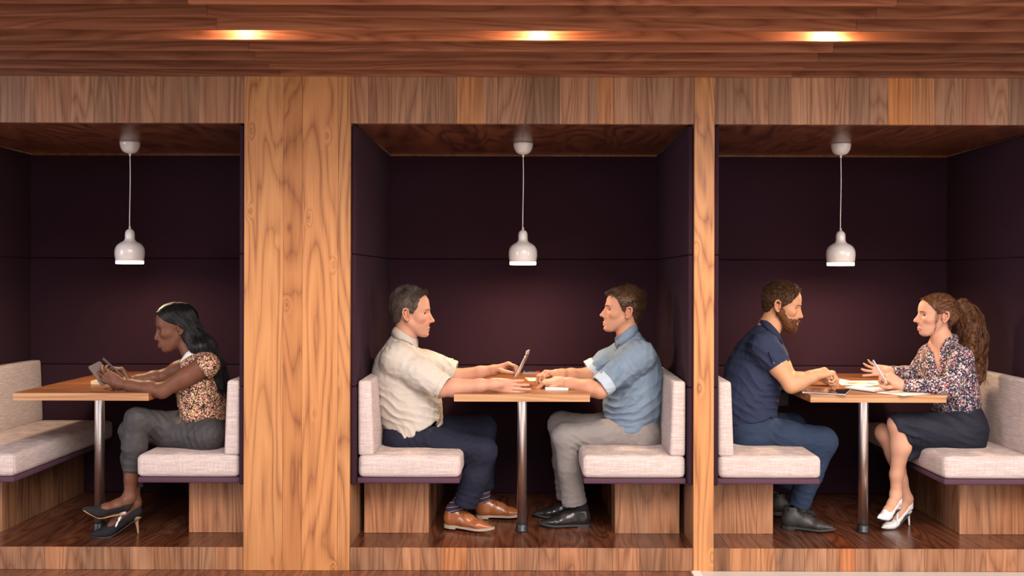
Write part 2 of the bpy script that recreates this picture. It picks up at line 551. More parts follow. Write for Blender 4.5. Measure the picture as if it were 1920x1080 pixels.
# front step: riser boards, and the booth floors in long boards that run to the back
for nm, x0 in booths.items():
    a = round(x0 / SC + 990); b_ = a + 644
    inner = {'left': [-60, 0, 40, 85, 125, 150, 195, 245, 290, 330, 372, 405],
             'middle': [720, 755, 828, 877, 928, 970, 1012, 1050, 1100, 1150, 1200, 1250],
             'right': [1369, 1455, 1510, 1552, 1575, 1605, 1640, 1690, 1735, 1790, 1850, 1910]}[nm]
    xs = fill([a] + inner + [b_], 30, 70)
    e = empty('step', (x0, 0, STEP), kind='structure')
    base = tint_rand(0.75, 1.15)
    sp = {}
    cs = []
    for i in range(len(xs) - 1):
        px = (xs[i] + xs[i + 1]) / 2 / SC + 990
        c = base(i)
        if nm == 'middle' and 828 < px < 877: c = (1.25, 1.05, 0.8)
        if nm == 'right' and 1575 < px < 1605: c = (1.3, 0.98, 0.7)
        if nm == 'right' and px < 1369: c = (0.65, 0.6, 0.58)
        if nm == 'right' and 1369 < px < 1455: c = (1.2, 1.12, 0.95)
        cs.append(c)
    planks_x(e, 'plank', xs, 0.0, 0.025, STEP, -0.001, walnut_z, lambda i: cs[i])
    f = empty('floor', (x0, 0.02, 0), kind='structure')
    for i in range(len(xs) - 1):
        c = tuple(v * 1.02 for v in cs[i])
        piece('floor_board', (xs[i] + 0.0004, xs[i + 1] - 0.0004, 0.0, BACK + 0.04, -0.022, -rnd.uniform(0, 0.0006)), walnut_y, f, 0.0008, c)

# the lower floor of the room
f = empty('floor', (0, -2, STEP), kind='structure')
xs = np.arange(X(-500), X(1297), 0.19)
xs = list(xs) + [X(1297)]
for i in range(len(xs) - 1):
    k = rnd.uniform(0.8, 1.15)
    piece('floor_board', (xs[i] + 0.0005, xs[i + 1] - 0.0005, -0.36, -0.004, STEP - 0.03, STEP - rnd.uniform(0, 0.0006)), walnut_y, f, 0.001, (k * 1.5, k * 1.45, k * 1.4))
tag(piece('floor', (X(1314), X(3200), -0.36, -0.004, STEP - 0.03, STEP + 0.001), pale_floor, None, 0.002), kind='structure')
tag(piece('floor', (X(-1200), X(3200), -9.0, -0.3605, STEP - 0.03, STEP + 0.001), pale_floor, None, 0.002), kind='structure')
tag(piece('trim_1', (X(1297), X(1314), -0.36, -0.004, STEP - 0.03, STEP + 0.004), plain('white_edge_strip', (0.75, 0.70, 0.66), 0.4), None, 0.003), kind='structure')

# slatted ceiling in front of the booths: blades hung across, each of boards butted end to end
e = empty('ceiling', (0, -1.0, 2.45), kind='structure')
piece('ceiling_board', (X(-500), X(2300), -1.56, 0.1, 2.46, 2.50), dark_void, e)
ys = [-0.012, -0.18, -0.375, -0.565, -0.755, -0.945, -1.14, -1.325, -1.515]
for i, y in enumerate(ys):
    j0 = -1.225 - 0.012 * (i % 3); j1 = 1.30 + 0.012 * (i % 4)
    for x0, x1 in ((X(-500), j0), (j0, j1), (j1, X(2300))):
        k = rnd.uniform(0.85, 1.3) * (1.15 if x0 == j0 else 0.9)
        piece('slat', (x0 + 0.0005, x1 - 0.0005, y - 0.026, y, 2.336 - rnd.uniform(0, 0.001), 2.458), walnut_x, e, 0.001, (k * 1.02, k, k * 0.98))

# ------------------------------------------------------------------ padded booths
def pad_wall(name, x0, x1, y0, y1, zs):
    e = empty(name, ((x0 + x1) / 2, (y0 + y1) / 2, zs[0]), kind='structure')
    for a, b_ in zip(zs[:-1], zs[1:]):
        rbox('padded_panel', (x0, x1, y0, y1, a + 0.001, b_ - 0.001), 0.009, felt, e, 3)
    return e


for nm, x0 in booths.items():
    x1 = x0 + WB
    pad_wall('wall_left', x0 + 0.001, x0 + PADT, 0.012, BACK, [0.306, 0.795, 1.456, ZL - 0.006])
    pad_wall('wall_right', x1 - PADT, x1 - 0.001, 0.012, BACK, [0.306, 0.795, 1.456, ZL - 0.006])
    e = pad_wall('wall_back', x0 + 0.001, x1 - 0.001, BACK, BACK + 0.04, [-0.0005, 0.795, 1.456, ZL - 0.006])
    piece('backing_board', (x0 - 0.01, x1 + 0.01, BACK + 0.041, BACK + 0.059, STEP, ZT), dark_void, e)
    c = empty('ceiling', ((x0 + x1) / 2, 0.6, ZL), kind='structure')
    n = 4; xs = np.linspace(x0 + PADT, x1 - PADT, n + 1)
    for i in range(n):
        k = rnd.uniform(0.85, 1.15)
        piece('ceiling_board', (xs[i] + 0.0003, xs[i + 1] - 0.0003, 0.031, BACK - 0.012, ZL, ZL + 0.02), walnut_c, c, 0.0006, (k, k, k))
    # thin lighter bead where the boards meet the padding
    piece('edge_bead', (x0 + PADT, x1 - PADT, BACK - 0.012, BACK - 0.002, ZL - 0.012, ZL), cherry, c, 0.001, (0.5, 0.42, 0.36))

# ------------------------------------------------------------------ benches
def bench(nm, side, label):
    x0 = booths[nm] + PADT; x1 = booths[nm] + WB - PADT
    w = 0.520; bt0, bt1 = 0.085, 0.070
    s = 1 if side == 'left' else -1
    xw = x0 if s > 0 else x1               # wall face
    A = lambda d: xw + s * d
    e = empty('bench', (A(w / 2), 0.6, 0), label, 'bench', 'linen benches of the three booths')
    dims = lambda a, b_, *r: (min(A(a), A(b_)), max(A(a), A(b_)), *r)
    b = empty('base', (A(0.17), 0.7, 0)); b.parent = e; b.matrix_parent_inverse = Matrix.Translation(-Vector(e.location))
    wd = [0.0, 0.145, 0.25, 0.338] if nm != 'left' else [0.0, 0.21, 0.338]
    for i in range(len(wd) - 1):
        k = rnd.uniform(0.95, 1.2); wm = rnd.uniform(0.0, 0.08)
        piece('plank', dims(wd[i] + 0.0003, wd[i + 1] - 0.0003, 0.28, 0.30, 0.0005, 0.307), walnut_z, b, 0.0006, (k * (1 + wm), k, k * (1 - wm)))
    yy = np.linspace(0.3003, 1.25, 8)
    for i in range(7):
        k = rnd.uniform(0.6, 1.0)
        piece('plank', dims(0.318, 0.338, yy[i], yy[i + 1] - 0.0004, 0.0005, 0.307), walnut_z, b, 0.0006, (k, k, k))
    rbox('seat_board', dims(0.002, w - 0.004, 0.045, 1.255, 0.308, 0.336), 0.006, felt_trim, e, 2)
    seat = rbox('seat_cushion', dims(0.0075, w, 0.04, 1.252, 0.337, 0.450), 0.026, linen_m, e, 4, puff=0.006, div=5)
    def lean(co):
        d = (co.x - xw) * s; t = (co.z - 0.445) / (0.82 - 0.445)
        return Vector((xw + s * (d * (1 - t) + d * (bt1 / bt0) * t), co.y, co.z))
    back = rbox('backrest', dims(0.0065, bt0, 0.045, 1.252, 0.447, 0.822), 0.014, linen_m, e, 4, shear=lean, puff=0.004, div=4)
    # welted seams along the front edges of the cushions
    mb = MB()
    xa, xb = A(0.02), A(w - 0.012)
    z = 0.450
    tubes(mb, [[(A(w - 0.006), 0.047, 0.352), (A(w - 0.006), 0.047, 0.432)]], 0.0018, 6)
    mb.build('seam', linen_m, seat, True)
    return e


bench('left', 'left', 'linen bench with a shadowed seat, empty, across the table from the woman with the phone')
bench('left', 'right', 'linen bench on which the woman with the long straight black hair sits')
bench('middle', 'left', 'linen bench under the grey-haired man in the cream shirt')
bench('middle', 'right', 'linen bench under the man in the denim shirt')
bench('right', 'left', 'linen bench under the bearded man in jeans')
bench('right', 'right', 'linen bench under the woman with the brown ponytail')

# ------------------------------------------------------------------ tables
TW, TY0, TY1, TH, TT = 0.689, 0.10, BACK - 0.002, 0.751, 0.038


def table_c(nm): return booths[nm] + WB / 2


def table(nm, label):
    cx = table_c(nm)
    e = empty('table', (cx, 0.33, 0), label, 'table', 'fixed booth tables')
    top = piece('tabletop', (cx - TW / 2 + 0.002, cx + TW / 2 - 0.002, TY0 + 0.002, TY1, TH - TT + 0.001, TH), tabletop_m, e, 0.001)
    piece('front_edge', (cx - TW / 2, cx + TW / 2, TY0 - 0.0005, TY0 + 0.0018, TH - TT, TH - 0.0006), tableedge_m, top, 0.0004)
    for s in (-1, 1):
        piece('side_edge', (cx + s * (TW / 2 - 0.0018), cx + s * (TW / 2 + 0.0004), TY0 + 0.0019, TY1, TH - TT, TH - 0.0006), tabletop_m, top, 0.0004)
    mb = MB(); lathe(mb, [(0.0, 0.02), (0.0255, 0.02), (0.0255, TH - TT)], cx, 0.33, 40); leg = mb.build('leg', steel, e, True)
    mb = MB(); lathe(mb, [(0.0, 0.0005), (0.034, 0.0005), (0.034, 0.008), (0.0305, 0.011), (0.0305, 0.037), (0.029, 0.039), (0.0256, 0.039)], cx, 0.33, 40)
    mb.build('foot_collar', black_pl, leg, True)
    mb = MB(); lathe(mb, [(0.0256, TH - TT - 0.012), (0.06, TH - TT - 0.008), (0.06, TH - TT), (0, TH - TT)], cx, 0.33, 32); mb.build('mounting_plate', steel, leg, True)


table('left', 'walnut table on one steel leg, with the phone and open notepad over it')
table('middle', 'walnut table on one steel leg, between the two men in shirts')
table('right', 'walnut table on one steel leg, strewn with charts and a spiral notebook')

# ------------------------------------------------------------------ pendants and downlights
def pendant(label):
    cx, cy = table_c('left'), 0.725
    e = empty('pendant_lamp', (cx, cy, 1.41), label, 'lamp', 'white bell pendants over the tables')
    mb = MB(); lathe(mb, [(0.0, 2.1055), (0.056, 2.1055), (0.0565, 2.101), (0.0555, 2.09), (0.051, 2.072), (0.042, 2.056), (0.03, 2.046), (0.014, 2.041), (0.0, 2.04)], cx, cy, 40)
    cp = mb.build('ceiling_cup', enamel, e, True)
    mb = MB(); lathe(mb, [(0.006, 2.042), (0.006, 2.027), (0.002, 2.026)], cx, cy, 16); mb.build('cord_grip', enamel, cp, True)
    path = [(cx + 0.0015 * math.sin(t * 5.0), cy, 2.03 - t * (2.03 - 1.615)) for t in np.linspace(0, 1, 16)]
    mb = MB(); tubes(mb, [path], 0.0028, 8); mb.build('cord', enamel, e, True)
    prof = [(0.002, 1.628), (0.006, 1.626), (0.0065, 1.612), (0.012, 1.610), (0.020, 1.604), (0.0255, 1.592), (0.027, 1.575), (0.0265, 1.560), (0.029, 1.550), (0.038, 1.541),
            (0.055, 1.532), (0.069, 1.520), (0.078, 1.504), (0.0815, 1.485), (0.0815, 1.468), (0.079, 1.447), (0.0755, 1.431), (0.0735, 1.431), (0.077, 1.447), (0.079, 1.470), (0.075, 1.503), (0.052, 1.527), (0.02, 1.535), (0.0, 1.535)]
    mb = MB(); lathe(mb, prof, cx, cy, 48); sh = mb.build('shade', enamel, e, True)
    mb = MB(); lathe(mb, [(0.0735, 1.4305), (0.0755, 1.4305), (0.0752, 1.4155), (0.0735, 1.413), (0.071, 1.4155), (0.0712, 1.4305), (0.0735, 1.4305)], cx, cy, 48); mb.build('lit_rim', opal, sh, True)
    mb = MB(); lathe(mb, [(0.0, 1.452), (0.016, 1.456), (0.026, 1.468), (0.030, 1.484), (0.026, 1.502), (0.014, 1.516), (0.012, 1.535), (0, 1.535)], cx, cy, 24)
    mb.build('bulb', plain('lit_bulb', (0.9, 0.85, 0.75), 0.4, emit=(1.0, 0.78, 0.52), es=12), sh, True)
    return e


def copy_tree(o, shift, parent=None):
    c = o.copy(); col.objects.link(c)
    if parent is None: c.location = o.location + Vector(shift)
    else: c.parent = parent; c.matrix_parent_inverse = o.matrix_parent_inverse.copy()
    for ch in o.children: copy_tree(ch, shift, c)
    return c


PEND = pendant('white bell pendant lamp over the table of the woman with the phone')
for nm, lb in (('middle', 'white bell pendant lamp over the table of the two men in shirts'), ('right', 'white bell pendant lamp over the table strewn with charts')):
    o = copy_tree(PEND, (table_c(nm) - table_c('left'), 0, 0)); o['label'] = lb
PEND_E = {'left': 9, 'middle': 15.0, 'right': 15.0}
for nm in booths:
    light('pendant_light', 'AREA', (table_c(nm), 0.725, 1.424), PEND_E[nm], (1.0, 0.71, 0.43), (table_c(nm), 0.725, 0), shape='DISK', size=0.13, spread=math.radians(172))

metal_dk = plain('downlight_can', (0.05, 0.045, 0.04), 0.4, 0.8)
dl0 = None
for x, lb, en in ((X(445) * 0.83, 'recessed downlight glowing between the ceiling slats, above the broad pillar', 7),
              (X(1010) * 0.83, 'recessed downlight glowing between the ceiling slats, above the table of the two men in shirts', 12),
              (X(1563) * 0.83, 'recessed downlight glowing between the ceiling slats, above the booth of the bearded man', 50)):
    y = -0.862
    if dl0 is None:
        dl0 = empty('downlight', (x, y, 2.44), lb, 'light', 'downlights in the slatted ceiling')
        mb = MB(); lathe(mb, [(0.0, 2.459), (0.045, 2.459), (0.045, 2.430), (0.042, 2.430), (0.036, 2.45), (0, 2.45)], x, y, 28); mb.build('housing', metal_dk, dl0, True)
        mb = MB(); lathe(mb, [(0.0, 2.405), (0.02, 2.407), (0.034, 2.418), (0.034, 2.447), (0, 2.447)], x, y, 24); mb.build('lamp', lamp_m, dl0, True)
        X0 = x
    else:
        o = copy_tree(dl0, (x - X0, 0, 0)); o['label'] = lb
    light('downlight_beam', 'SPOT', (x, y + 0.02, 2.385), en, (1.0, 0.72, 0.42), (x, y + 0.30, 0.2), spot_size=math.radians(150), spot_blend=0.8, shadow_soft_size=0.03)

# ================================================================== figures: implicit surfaces meshed by surface nets
class Sdf:
    def __init__(s): s.items = []; s.fine = []
    def add(s, fn, lo, hi, k=0.0, op='u'): s.items.append((fn, lo, hi, k, op)); return s

    def cone(s, a, b, ra, rb, k=0.01, flat=0, op='u', grow=0.0):
        """round cone; flat bit 1: flat end at b, bit 2: flat end at a"""
        a = np.asarray(a, float); b = np.asarray(b, float); ra += grow; rb += grow
        ba = b - a; L2 = max(float(ba @ ba), 1e-9); L = L2 ** 0.5; R = max(ra, rb)
        def fn(x, y, z):
            dx, dy, dz = x - a[0], y - a[1], z - a[2]
            t = (dx * ba[0] + dy * ba[1] + dz * ba[2]) / L2
            tc = np.clip(t, 0, 1)
            tt = t if flat == 3 else (np.maximum(t, 0) if flat == 1 else (np.minimum(t, 1) if flat == 2 else tc))
            d = np.sqrt((dx - tt * ba[0]) ** 2 + (dy - tt * ba[1]) ** 2 + (dz - tt * ba[2]) ** 2) - (ra + (rb - ra) * tc)
            if flat & 1: d = np.maximum(d, (t - 1) * L)
            if flat & 2: d = np.maximum(d, -t * L)
            return d
        return s.add(fn, np.minimum(a, b) - R, np.maximum(a, b) + R, k, op)

    def chain(s, pts, rads, k=0.01, flat=0, op='u', grow=0.0):
        for i in range(len(pts) - 1):
            s.cone(pts[i], pts[i + 1], rads[i], rads[i + 1], k, flat if i == len(pts) - 2 else 0, op, grow)
        return s

    def econe(s, a, b, ra, rb, lat, k=0.03, op='u', grow=0.0, flat=0):
        """cone of elliptical section: radii (front-back, sideways)"""
        a = np.asarray(a, float); b = np.asarray(b, float)
        ra = np.asarray(ra, float) + grow; rb = np.asarray(rb, float) + grow
        ba = b - a; L = np.linalg.norm(ba); w = ba / L
        l = np.asarray(lat, float); l = l - w * (l @ w); l /= np.linalg.norm(l); f = np.cross(l, w)
        R = max(ra.max(), rb.max())
        def fn(x, y, z):
            dx, dy, dz = x - a[0], y - a[1], z - a[2]
            t = (dx * w[0] + dy * w[1] + dz * w[2]) / L; tc = np.clip(t, 0, 1)
            qf = dx * f[0] + dy * f[1] + dz * f[2]; ql = dx * l[0] + dy * l[1] + dz * l[2]
            rf = ra[0] + (rb[0] - ra[0]) * tc; rl = ra[1] + (rb[1] - ra[1]) * tc
            m = np.minimum(rf, rl); ax = np.abs(t - tc) * L
            if flat & 1: ax = np.where(t > 1, 0, ax)
            if flat & 2: ax = np.where(t < 0, 0, ax)
            k0 = np.sqrt((qf / rf) ** 2 + (ql / rl) ** 2 + (ax / m) ** 2) + 1e-6
            k1 = np.sqrt((qf / rf ** 2) ** 2 + (ql / rl ** 2) ** 2 + (ax / m ** 2) ** 2) + 1e-6
            d = k0 * (k0 - 1) / k1
            if flat & 1: d = np.maximum(d, (t - 1) * L)
            if flat & 2: d = np.maximum(d, -t * L)
            return d
        return s.add(fn, np.minimum(a, b) - R, np.maximum(a, b) + R, k, op)

    def ell(s, c, r, M=None, k=0.02, op='u', grow=0.0):
        """ellipsoid; M rows: its axes"""
        c = np.asarray(c, float); r = np.asarray(r, float) + grow; M = np.eye(3) if M is None else np.asarray(M)
        R = r.max()
        def fn(x, y, z):
            dx, dy, dz = x - c[0], y - c[1], z - c[2]
            q = [dx * M[i, 0] + dy * M[i, 1] + dz * M[i, 2] for i in range(3)]
            k0 = np.sqrt(sum((q[i] / r[i]) ** 2 for i in range(3))) + 1e-6
            k1 = np.sqrt(sum((q[i] / r[i] ** 2) ** 2 for i in range(3))) + 1e-6
            return k0 * (k0 - 1) / k1
        return s.add(fn, c - R, c + R, k, op)

    def plane(s, p, n, box, op='i', k=0.0):
        """keep the side n points away from, inside box only"""
        p = np.asarray(p, float); n = nrm(n)
        return s.add(lambda x, y, z: (x - p[0]) * n[0] + (y - p[1]) * n[1] + (z - p[2]) * n[2], np.asarray(box[0], float), np.asarray(box[1], float), k, op)

    def mesh(s, h=0.005, fine=(), hf=0.0022):
        u = [i for i in s.items if i[4] == 'u']
        lo = np.min([i[1] for i in u], 0) - 0.012; hi = np.max([i[2] for i in u], 0) + 0.012
        axes = []
        for a in range(3):
            pts = [lo[a]]
            iv = [(f[0][a], f[1][a]) for f in fine]
            x = lo[a]
            while x < hi[a]:
                x += hf if any(p - 1e-6 <= x < q for p, q in iv) else h
                pts.append(x)
            axes.append(np.array(pts, np.float32))
        ax, ay, az = axes
        D = np.full((len(ax), len(ay), len(az)), 0.05, np.float32)
        for fn, l, g, k, op in s.items:
            m = k + 0.015
            sl = []
            for a in range(3):
                if l is None: sl.append(slice(None)); continue
                i0 = np.searchsorted(axes[a], l[a] - m); i1 = np.searchsorted(axes[a], g[a] + m)
                sl.append(slice(max(i0 - 1, 0), i1 + 1))
            sl = tuple(sl)
            x = ax[sl[0]][:, None, None]; y = ay[sl[1]][None, :, None]; z = az[sl[2]][None, None, :]
            if 0 in (x.size, y.size, z.size): continue
            d = fn(x, y, z).astype(np.float32); c = D[sl]
            if op == 's': d = -d
            if op == 'u':
                r = np.minimum(c, d)
                if k > 0: hh = np.maximum(k - np.abs(c - d), 0); r = r - hh * hh / (4 * k)
            else:
                r = np.maximum(c, d)
                if k > 0: hh = np.maximum(k - np.abs(c - d), 0); r = r + hh * hh / (4 * k)
            D[sl] = r
        return surface_nets(D, axes)


def surface_nets(D, axes):
    S = D < 0
    n = [d - 1 for d in D.shape]
    cnt = np.zeros(n, np.uint8)
    cor = [(i, j, k) for i in (0, 1) for j in (0, 1) for k in (0, 1)]
    for c in cor: cnt += S[c[0]:c[0] + n[0], c[1]:c[1] + n[1], c[2]:c[2] + n[2]]
    I = np.argwhere((cnt > 0) & (cnt < 8))
    vid = np.full(n, -1, np.int32); vid[I[:, 0], I[:, 1], I[:, 2]] = np.arange(len(I))
    vals = {c: D[I[:, 0] + c[0], I[:, 1] + c[1], I[:, 2] + c[2]] for c in cor}
    acc = np.zeros((len(I), 3)); num = np.zeros(len(I))
    for c in cor:
        for a in range(3):
            if c[a]: continue
            e = list(c); e[a] = 1; e = tuple(e)
            v0, v1 = vals[c], vals[e]
            m = (v0 < 0) != (v1 < 0)
            t = np.where(m, v0 / np.where(m, v0 - v1, 1), 0)
            p = np.tile(np.array(c, float), (len(I), 1)); p[:, a] = t
            acc += p * m[:, None]; num += m
    G = I + acc / num[:, None]
    V = np.stack([np.interp(G[:, a], np.arange(len(axes[a])), axes[a]) for a in range(3)], 1)
    F = []
    for a in range(3):
        b, c = (a + 1) % 3, (a + 2) % 3
        sl0 = [slice(None)] * 3; sl1 = [slice(None)] * 3
        sl0[a] = slice(0, -1); sl1[a] = slice(1, None)
        A, B = S[tuple(sl0)], S[tuple(sl1)]
        E = np.argwhere(A != B)
        E = E[(E[:, b] > 0) & (E[:, c] > 0) & (E[:, b] < n[b]) & (E[:, c] < n[c])]
        if not len(E): continue
        ins = S[E[:, 0], E[:, 1], E[:, 2]]
        def g(db, dc):
            q = E.copy(); q[:, b] -= db; q[:, c] -= dc
            return vid[q[:, 0], q[:, 1], q[:, 2]]
        q = np.stack([g(1, 1), g(0, 1), g(0, 0), g(1, 0)], 1)
        q[~ins] = q[~ins][:, ::-1]
        F.append(q)
    return V, np.concatenate(F)


def vnormals(V, F):
    n = np.cross(V[F[:, 2]] - V[F[:, 0]], V[F[:, 3]] - V[F[:, 1]])
    out = np.zeros_like(V)
    for i in range(4): np.add.at(out, F[:, i], n)
    return out / np.maximum(np.linalg.norm(out, axis=1, keepdims=True), 1e-12)


def relax(V, F, it=1, w=0.5):
    for _ in range(it):
        s = np.zeros_like(V); c = np.zeros(len(V))
        for a, b in ((0, 1), (1, 2), (2, 3), (3, 0)):
            np.add.at(s, F[:, a], V[F[:, b]]); np.add.at(s, F[:, b], V[F[:, a]])
            np.add.at(c, F[:, a], 1); np.add.at(c, F[:, b], 1)
        V = V + w * (s / np.maximum(c, 1)[:, None] - V)
    return V


def folds(V, F, specs, base=0.0016, seed=0.0, scale=16):
    """cloth creases: specs (centre, radius, amplitude, across-direction, wavelength)"""
    Nn = vnormals(V, F)
    A = V * np.array([scale, scale, scale * 1.25]) + seed
    A = A + 0.35 * np.stack([vnoise(A * .7 + 31), vnoise(A * .7 + 57), vnoise(A * .7 + 83)], 1)
    rid = lambda q: 1 - 2 * np.abs(vnoise(q)) ** .8
    d = base * (1.1 * rid(A * .8) + 0.7 * rid(A * 1.7 + 9) - .3)
    warp = vnoise(V * 9 + seed + 3) * 2.2 + vnoise(V * 21 + seed + 5) * 0.8
    for c, r, amp, dr, wl in specs:
        q = V - np.asarray(c); w = np.exp(-(q ** 2).sum(1) / r ** 2)
        ph = (q @ nrm(dr)) * (2 * np.pi / wl) + warp
        s = 2.1 * (1 - np.abs(np.sin(ph / 2)) ** 0.75) - 0.7
        d = d + 1.25 * amp * w * s * (0.65 + 0.5 * vnoise(V * 13 + seed + 17))
    return V + Nn * d[:, None]


def cloth(S, h, specs=(), base=.0016, seed=0.0, it=2, fine=(), hf=.003):
    V, F = S.mesh(h, fine, hf)
    return folds(relax(V, F, it), F, specs, base, seed), F


def cuff(parent, m, a, b, r0, r1, wall=.007, name='cuff', h=.0036, seed=0, out=.002):
    """rolled sleeve end: a short hollow tube"""
    S = Sdf(); S.cone(a, b, r0, r1, .003, 3); d = nrm(np.asarray(b) - a)
    S.cone(np.asarray(a) - d * .05, np.asarray(b) + d * .05, r0 - wall, r1 - wall, .003, 0, 's')
    V, F = cloth(S, h, (), out, seed, 1)
    return link(name, np_mesh(name, V, F), m, parent)


# ------------------------------------------------------------------ head
class Head:
    def __init__(s, O, face, yaw=0.0, pitch=0.0, sc=(1, 1, 1), roll=0.0):
        """face +1 looks along +x, -1 along -x; yaw turns towards the camera, pitch bends down"""
        yaw, pitch = math.radians(yaw), math.radians(pitch)
        f0 = V3(face * math.cos(yaw), -math.sin(yaw), 0); up = V3(0, 0, 1)
        s.F = f0 * math.cos(pitch) - up * math.sin(pitch); s.U = up * math.cos(pitch) + f0 * math.sin(pitch)
        s.L = np.cross(s.U, s.F); s.O = np.asarray(O, float); s.sc = sc
        s.M = np.stack([s.F, s.L, s.U])
    def T(s, x, y=None, z=None):
        if y is None: q = np.asarray(x, float); x, y, z = q[..., 0], q[..., 1], q[..., 2]
        return s.O + np.multiply.outer(np.asarray(x) * s.sc[0], s.F) + np.multiply.outer(np.asarray(y) * s.sc[1], s.L) + np.multiply.outer(np.asarray(z) * s.sc[2], s.U)
    def local(s, V):
        q = (np.asarray(V) - s.O) @ s.M.T
        return q / np.array(s.sc)
    def lfn(s, f):
        """field of local coordinates"""
        def fn(x, y, z):
            dx, dy, dz = x - s.O[0], y - s.O[1], z - s.O[2]
            q = [(dx * s.M[i, 0] + dy * s.M[i, 1] + dz * s.M[i, 2]) / s.sc[i] for i in range(3)]
            return f(*q)
        return fn
    def e(s, S, c, r, k=0.02, op='u', grow=0): S.ell(s.T(*c), np.array(r) * s.sc, s.M, k, op, grow)
    def c(s, S, a, b, ra, rb, k=0.01, op='u'): S.cone(s.T(*a), s.T(*b), ra, rb, k, 0, op)

    def skull(s, S, grow=0.0, face=True):
        s.e(S, (-.012, 0, .048), (.092, .076, .083), 0.0 if not grow else 0.01, grow=grow)
        s.e(S, (.040, 0, .050), (.060, .063, .064), .03, grow=grow)
        if face:
            s.e(S, (.045, 0, -.012), (.048, .056, .066), .03, grow=grow)

    def build(s, S, p):
        fem = p.get('fem', 0)
        s.skull(S)
        s.e(S, (.072, 0, -.056), (.030 + p.get('muz', 0), .034, .040), .02)
        jw = p.get('jaw', .054); ch = p.get('chin', .078)
        for y in (-1, 1):
            s.c(S, (.002, y * jw, -.034), (.060, y * .020, -.089), .016 - .003 * fem, .015, .03)
            s.e(S, (.058, y * .043, -.010), (.028, .020, .020), .02)
            s.c(S, (.0885 - .003 * fem, y * .010, .033), (.072, y * .046, .036), .0105 - .003 * fem, .009 - .002 * fem, .014)
        s.e(S, (ch + .004 * (1 - fem), 0, -.091), (.020, .022 - .003 * fem, .0165), .016)
        s.e(S, (.036, 0, -.058), (.044, .043, .040), .02)
        s.c(S, (.080, 0, .020), (.0925, 0, -.030), .0115, .0150, .012)
        nl, nw, nz = p.get('nose', 0.0), p.get('nosew', 0.0), p.get('nosez', 0.0)
        s.c(S, (.0925, 0, .022), (.1145 + nl, 0, -.024 + nz), .0072, .0092 + nw * .4, .010)
        s.e(S, (.1165 + nl, 0, -.0265 + nz), (.0095, .0095 + nw * .5, .0082), .006)
        for y in (-1, 1):
            s.e(S, (.1035 + nl * .6, y * (.0105 + nw), -.031 + nz), (.0098, .0072, .0075), .006)
            s.e(S, (.109 + nl, y * (.006 + nw * .5), -.0385 + nz), (.0045, .003, .003), .003, 's')
            s.e(S, (.1000, y * .036, .0130), (.021, .0180, .0120), .010, 's')
        lf = p.get('lips', 1.0)
        for y in (-1, 1):
            s.c(S, (.1005 + .004 * lf, 0, -.0605), (.0905, y * .023, -.0668), .0058 * lf, .0026, .005)
            s.c(S, (.0985 + .005 * lf, 0, -.0735), (.0895, y * .021, -.0680), .0066 * lf, .0030, .005)
        s.e(S, (.1142, 0, -.0672), (.011, .018, .0010), .0025, 's')
        s.e(S, (.1135, 0, -.0845), (.011, .018, .0065), .010, 's')
        s.e(S, (.113, 0, -.050), (.006, .0035, .009), .006, 's')
        op = p.get('open', 1.0)
        for y in (-1, 1):
            c = s.T(.068, y * .0325, .0125)
            S.ell(c, (.0152, .0152, .0148), s.M, .006)
            s.e(S, (.080, y * .0345, .0125 - .0016 * (1 - op)), (.0245, .0158, .0021 + .0033 * op), .0015, 's')
        # ears
        for y in (-1, 1):
            t = lambda a, b, o=0: (-.012 + a - .12 * b, y * (.0765 + o + .010 * max(-a * 40, 0) * .6), .004 + b)
            s.e(S, t(.000, .002, .000), (.016, .0065, .026), .008)
            pts = [(.012, .012), (.010, .026), (.0, .032), (-.012, .027), (-.017, .012), (-.0155, -.004), (-.009, -.018), (.001, -.026), (.008, -.022)]
            q = [s.T(*t(a, b, .006 + (.005 if a < .005 else 0))) for a, b in pts]
            S.chain(q, [.003, .0042, .0045, .0045, .0045, .0042, .0042, .0058, .0045], .004)
            s.e(S, t(.001, .000, .0115), (.0075, .0085, .0125), .004, 's')
            s.c(S, t(-.008, .014, .008), t(-.006, -.010, .008), .0028, .0028, .003)
            s.c(S, t(.012, .006, .006), t(.011, -.006, .006), .004, .0045, .004)

    def paint(s, V, skin, lip, p):
        q = s.local(V); Cc = np.tile(np.array(skin, float), (len(V), 1))
        x, y, z = q[:, 0], q[:, 1], q[:, 2]
        near = (x > -.03) & (z > -.13) & (z < .15) & (np.abs(y) < .1)
        w = np.clip(1.3 - np.abs((z + .0668) / (.0105 * p.get('lips', 1.0) * np.clip(1 - (np.abs(y) / .026) ** 2, .01, 1))), 0, 1) * (x > .086) * (np.abs(y) < .025) * near
        w = np.clip(w * 1.6, 0, 1)[:, None]
        Cc = Cc * (1 - w) + np.array(lip) * w
        # pinker nose, cheeks and ears
        red = np.exp(-(((x - .113) / .015) ** 2 + (y / .02) ** 2 + ((z + .028) / .016) ** 2)) * .35
        red += np.exp(-(((x - .075) / .025) ** 2 + ((np.abs(y) - .045) / .02) ** 2 + ((z + .02) / .02) ** 2)) * .25
        red += np.exp(-(((x + .012) / .025) ** 2 + ((z - .004) / .035) ** 2)) * (np.abs(y) > .078) * .4
        red = (red * near)[:, None]
        Cc = Cc * (1 - red * np.array([0.0, .35, .35]))
        if p.get('stubble'):
            st = np.clip((-z - .036) / .02, 0, 1) * np.clip((x - .0) / .03, 0, 1) * (z > -.125) * near
            st += np.exp(-(((x - .1) / .02) ** 2 + (y / .03) ** 2 + ((z + .049) / .008) ** 2)) * near
            st = np.clip(st, 0, 1)[:, None] * (1 - w) * p['stubble']
            Cc = Cc * (1 - st) + np.array(p.get('stub_col', (.20, .11, .075))) * st
        return Cc

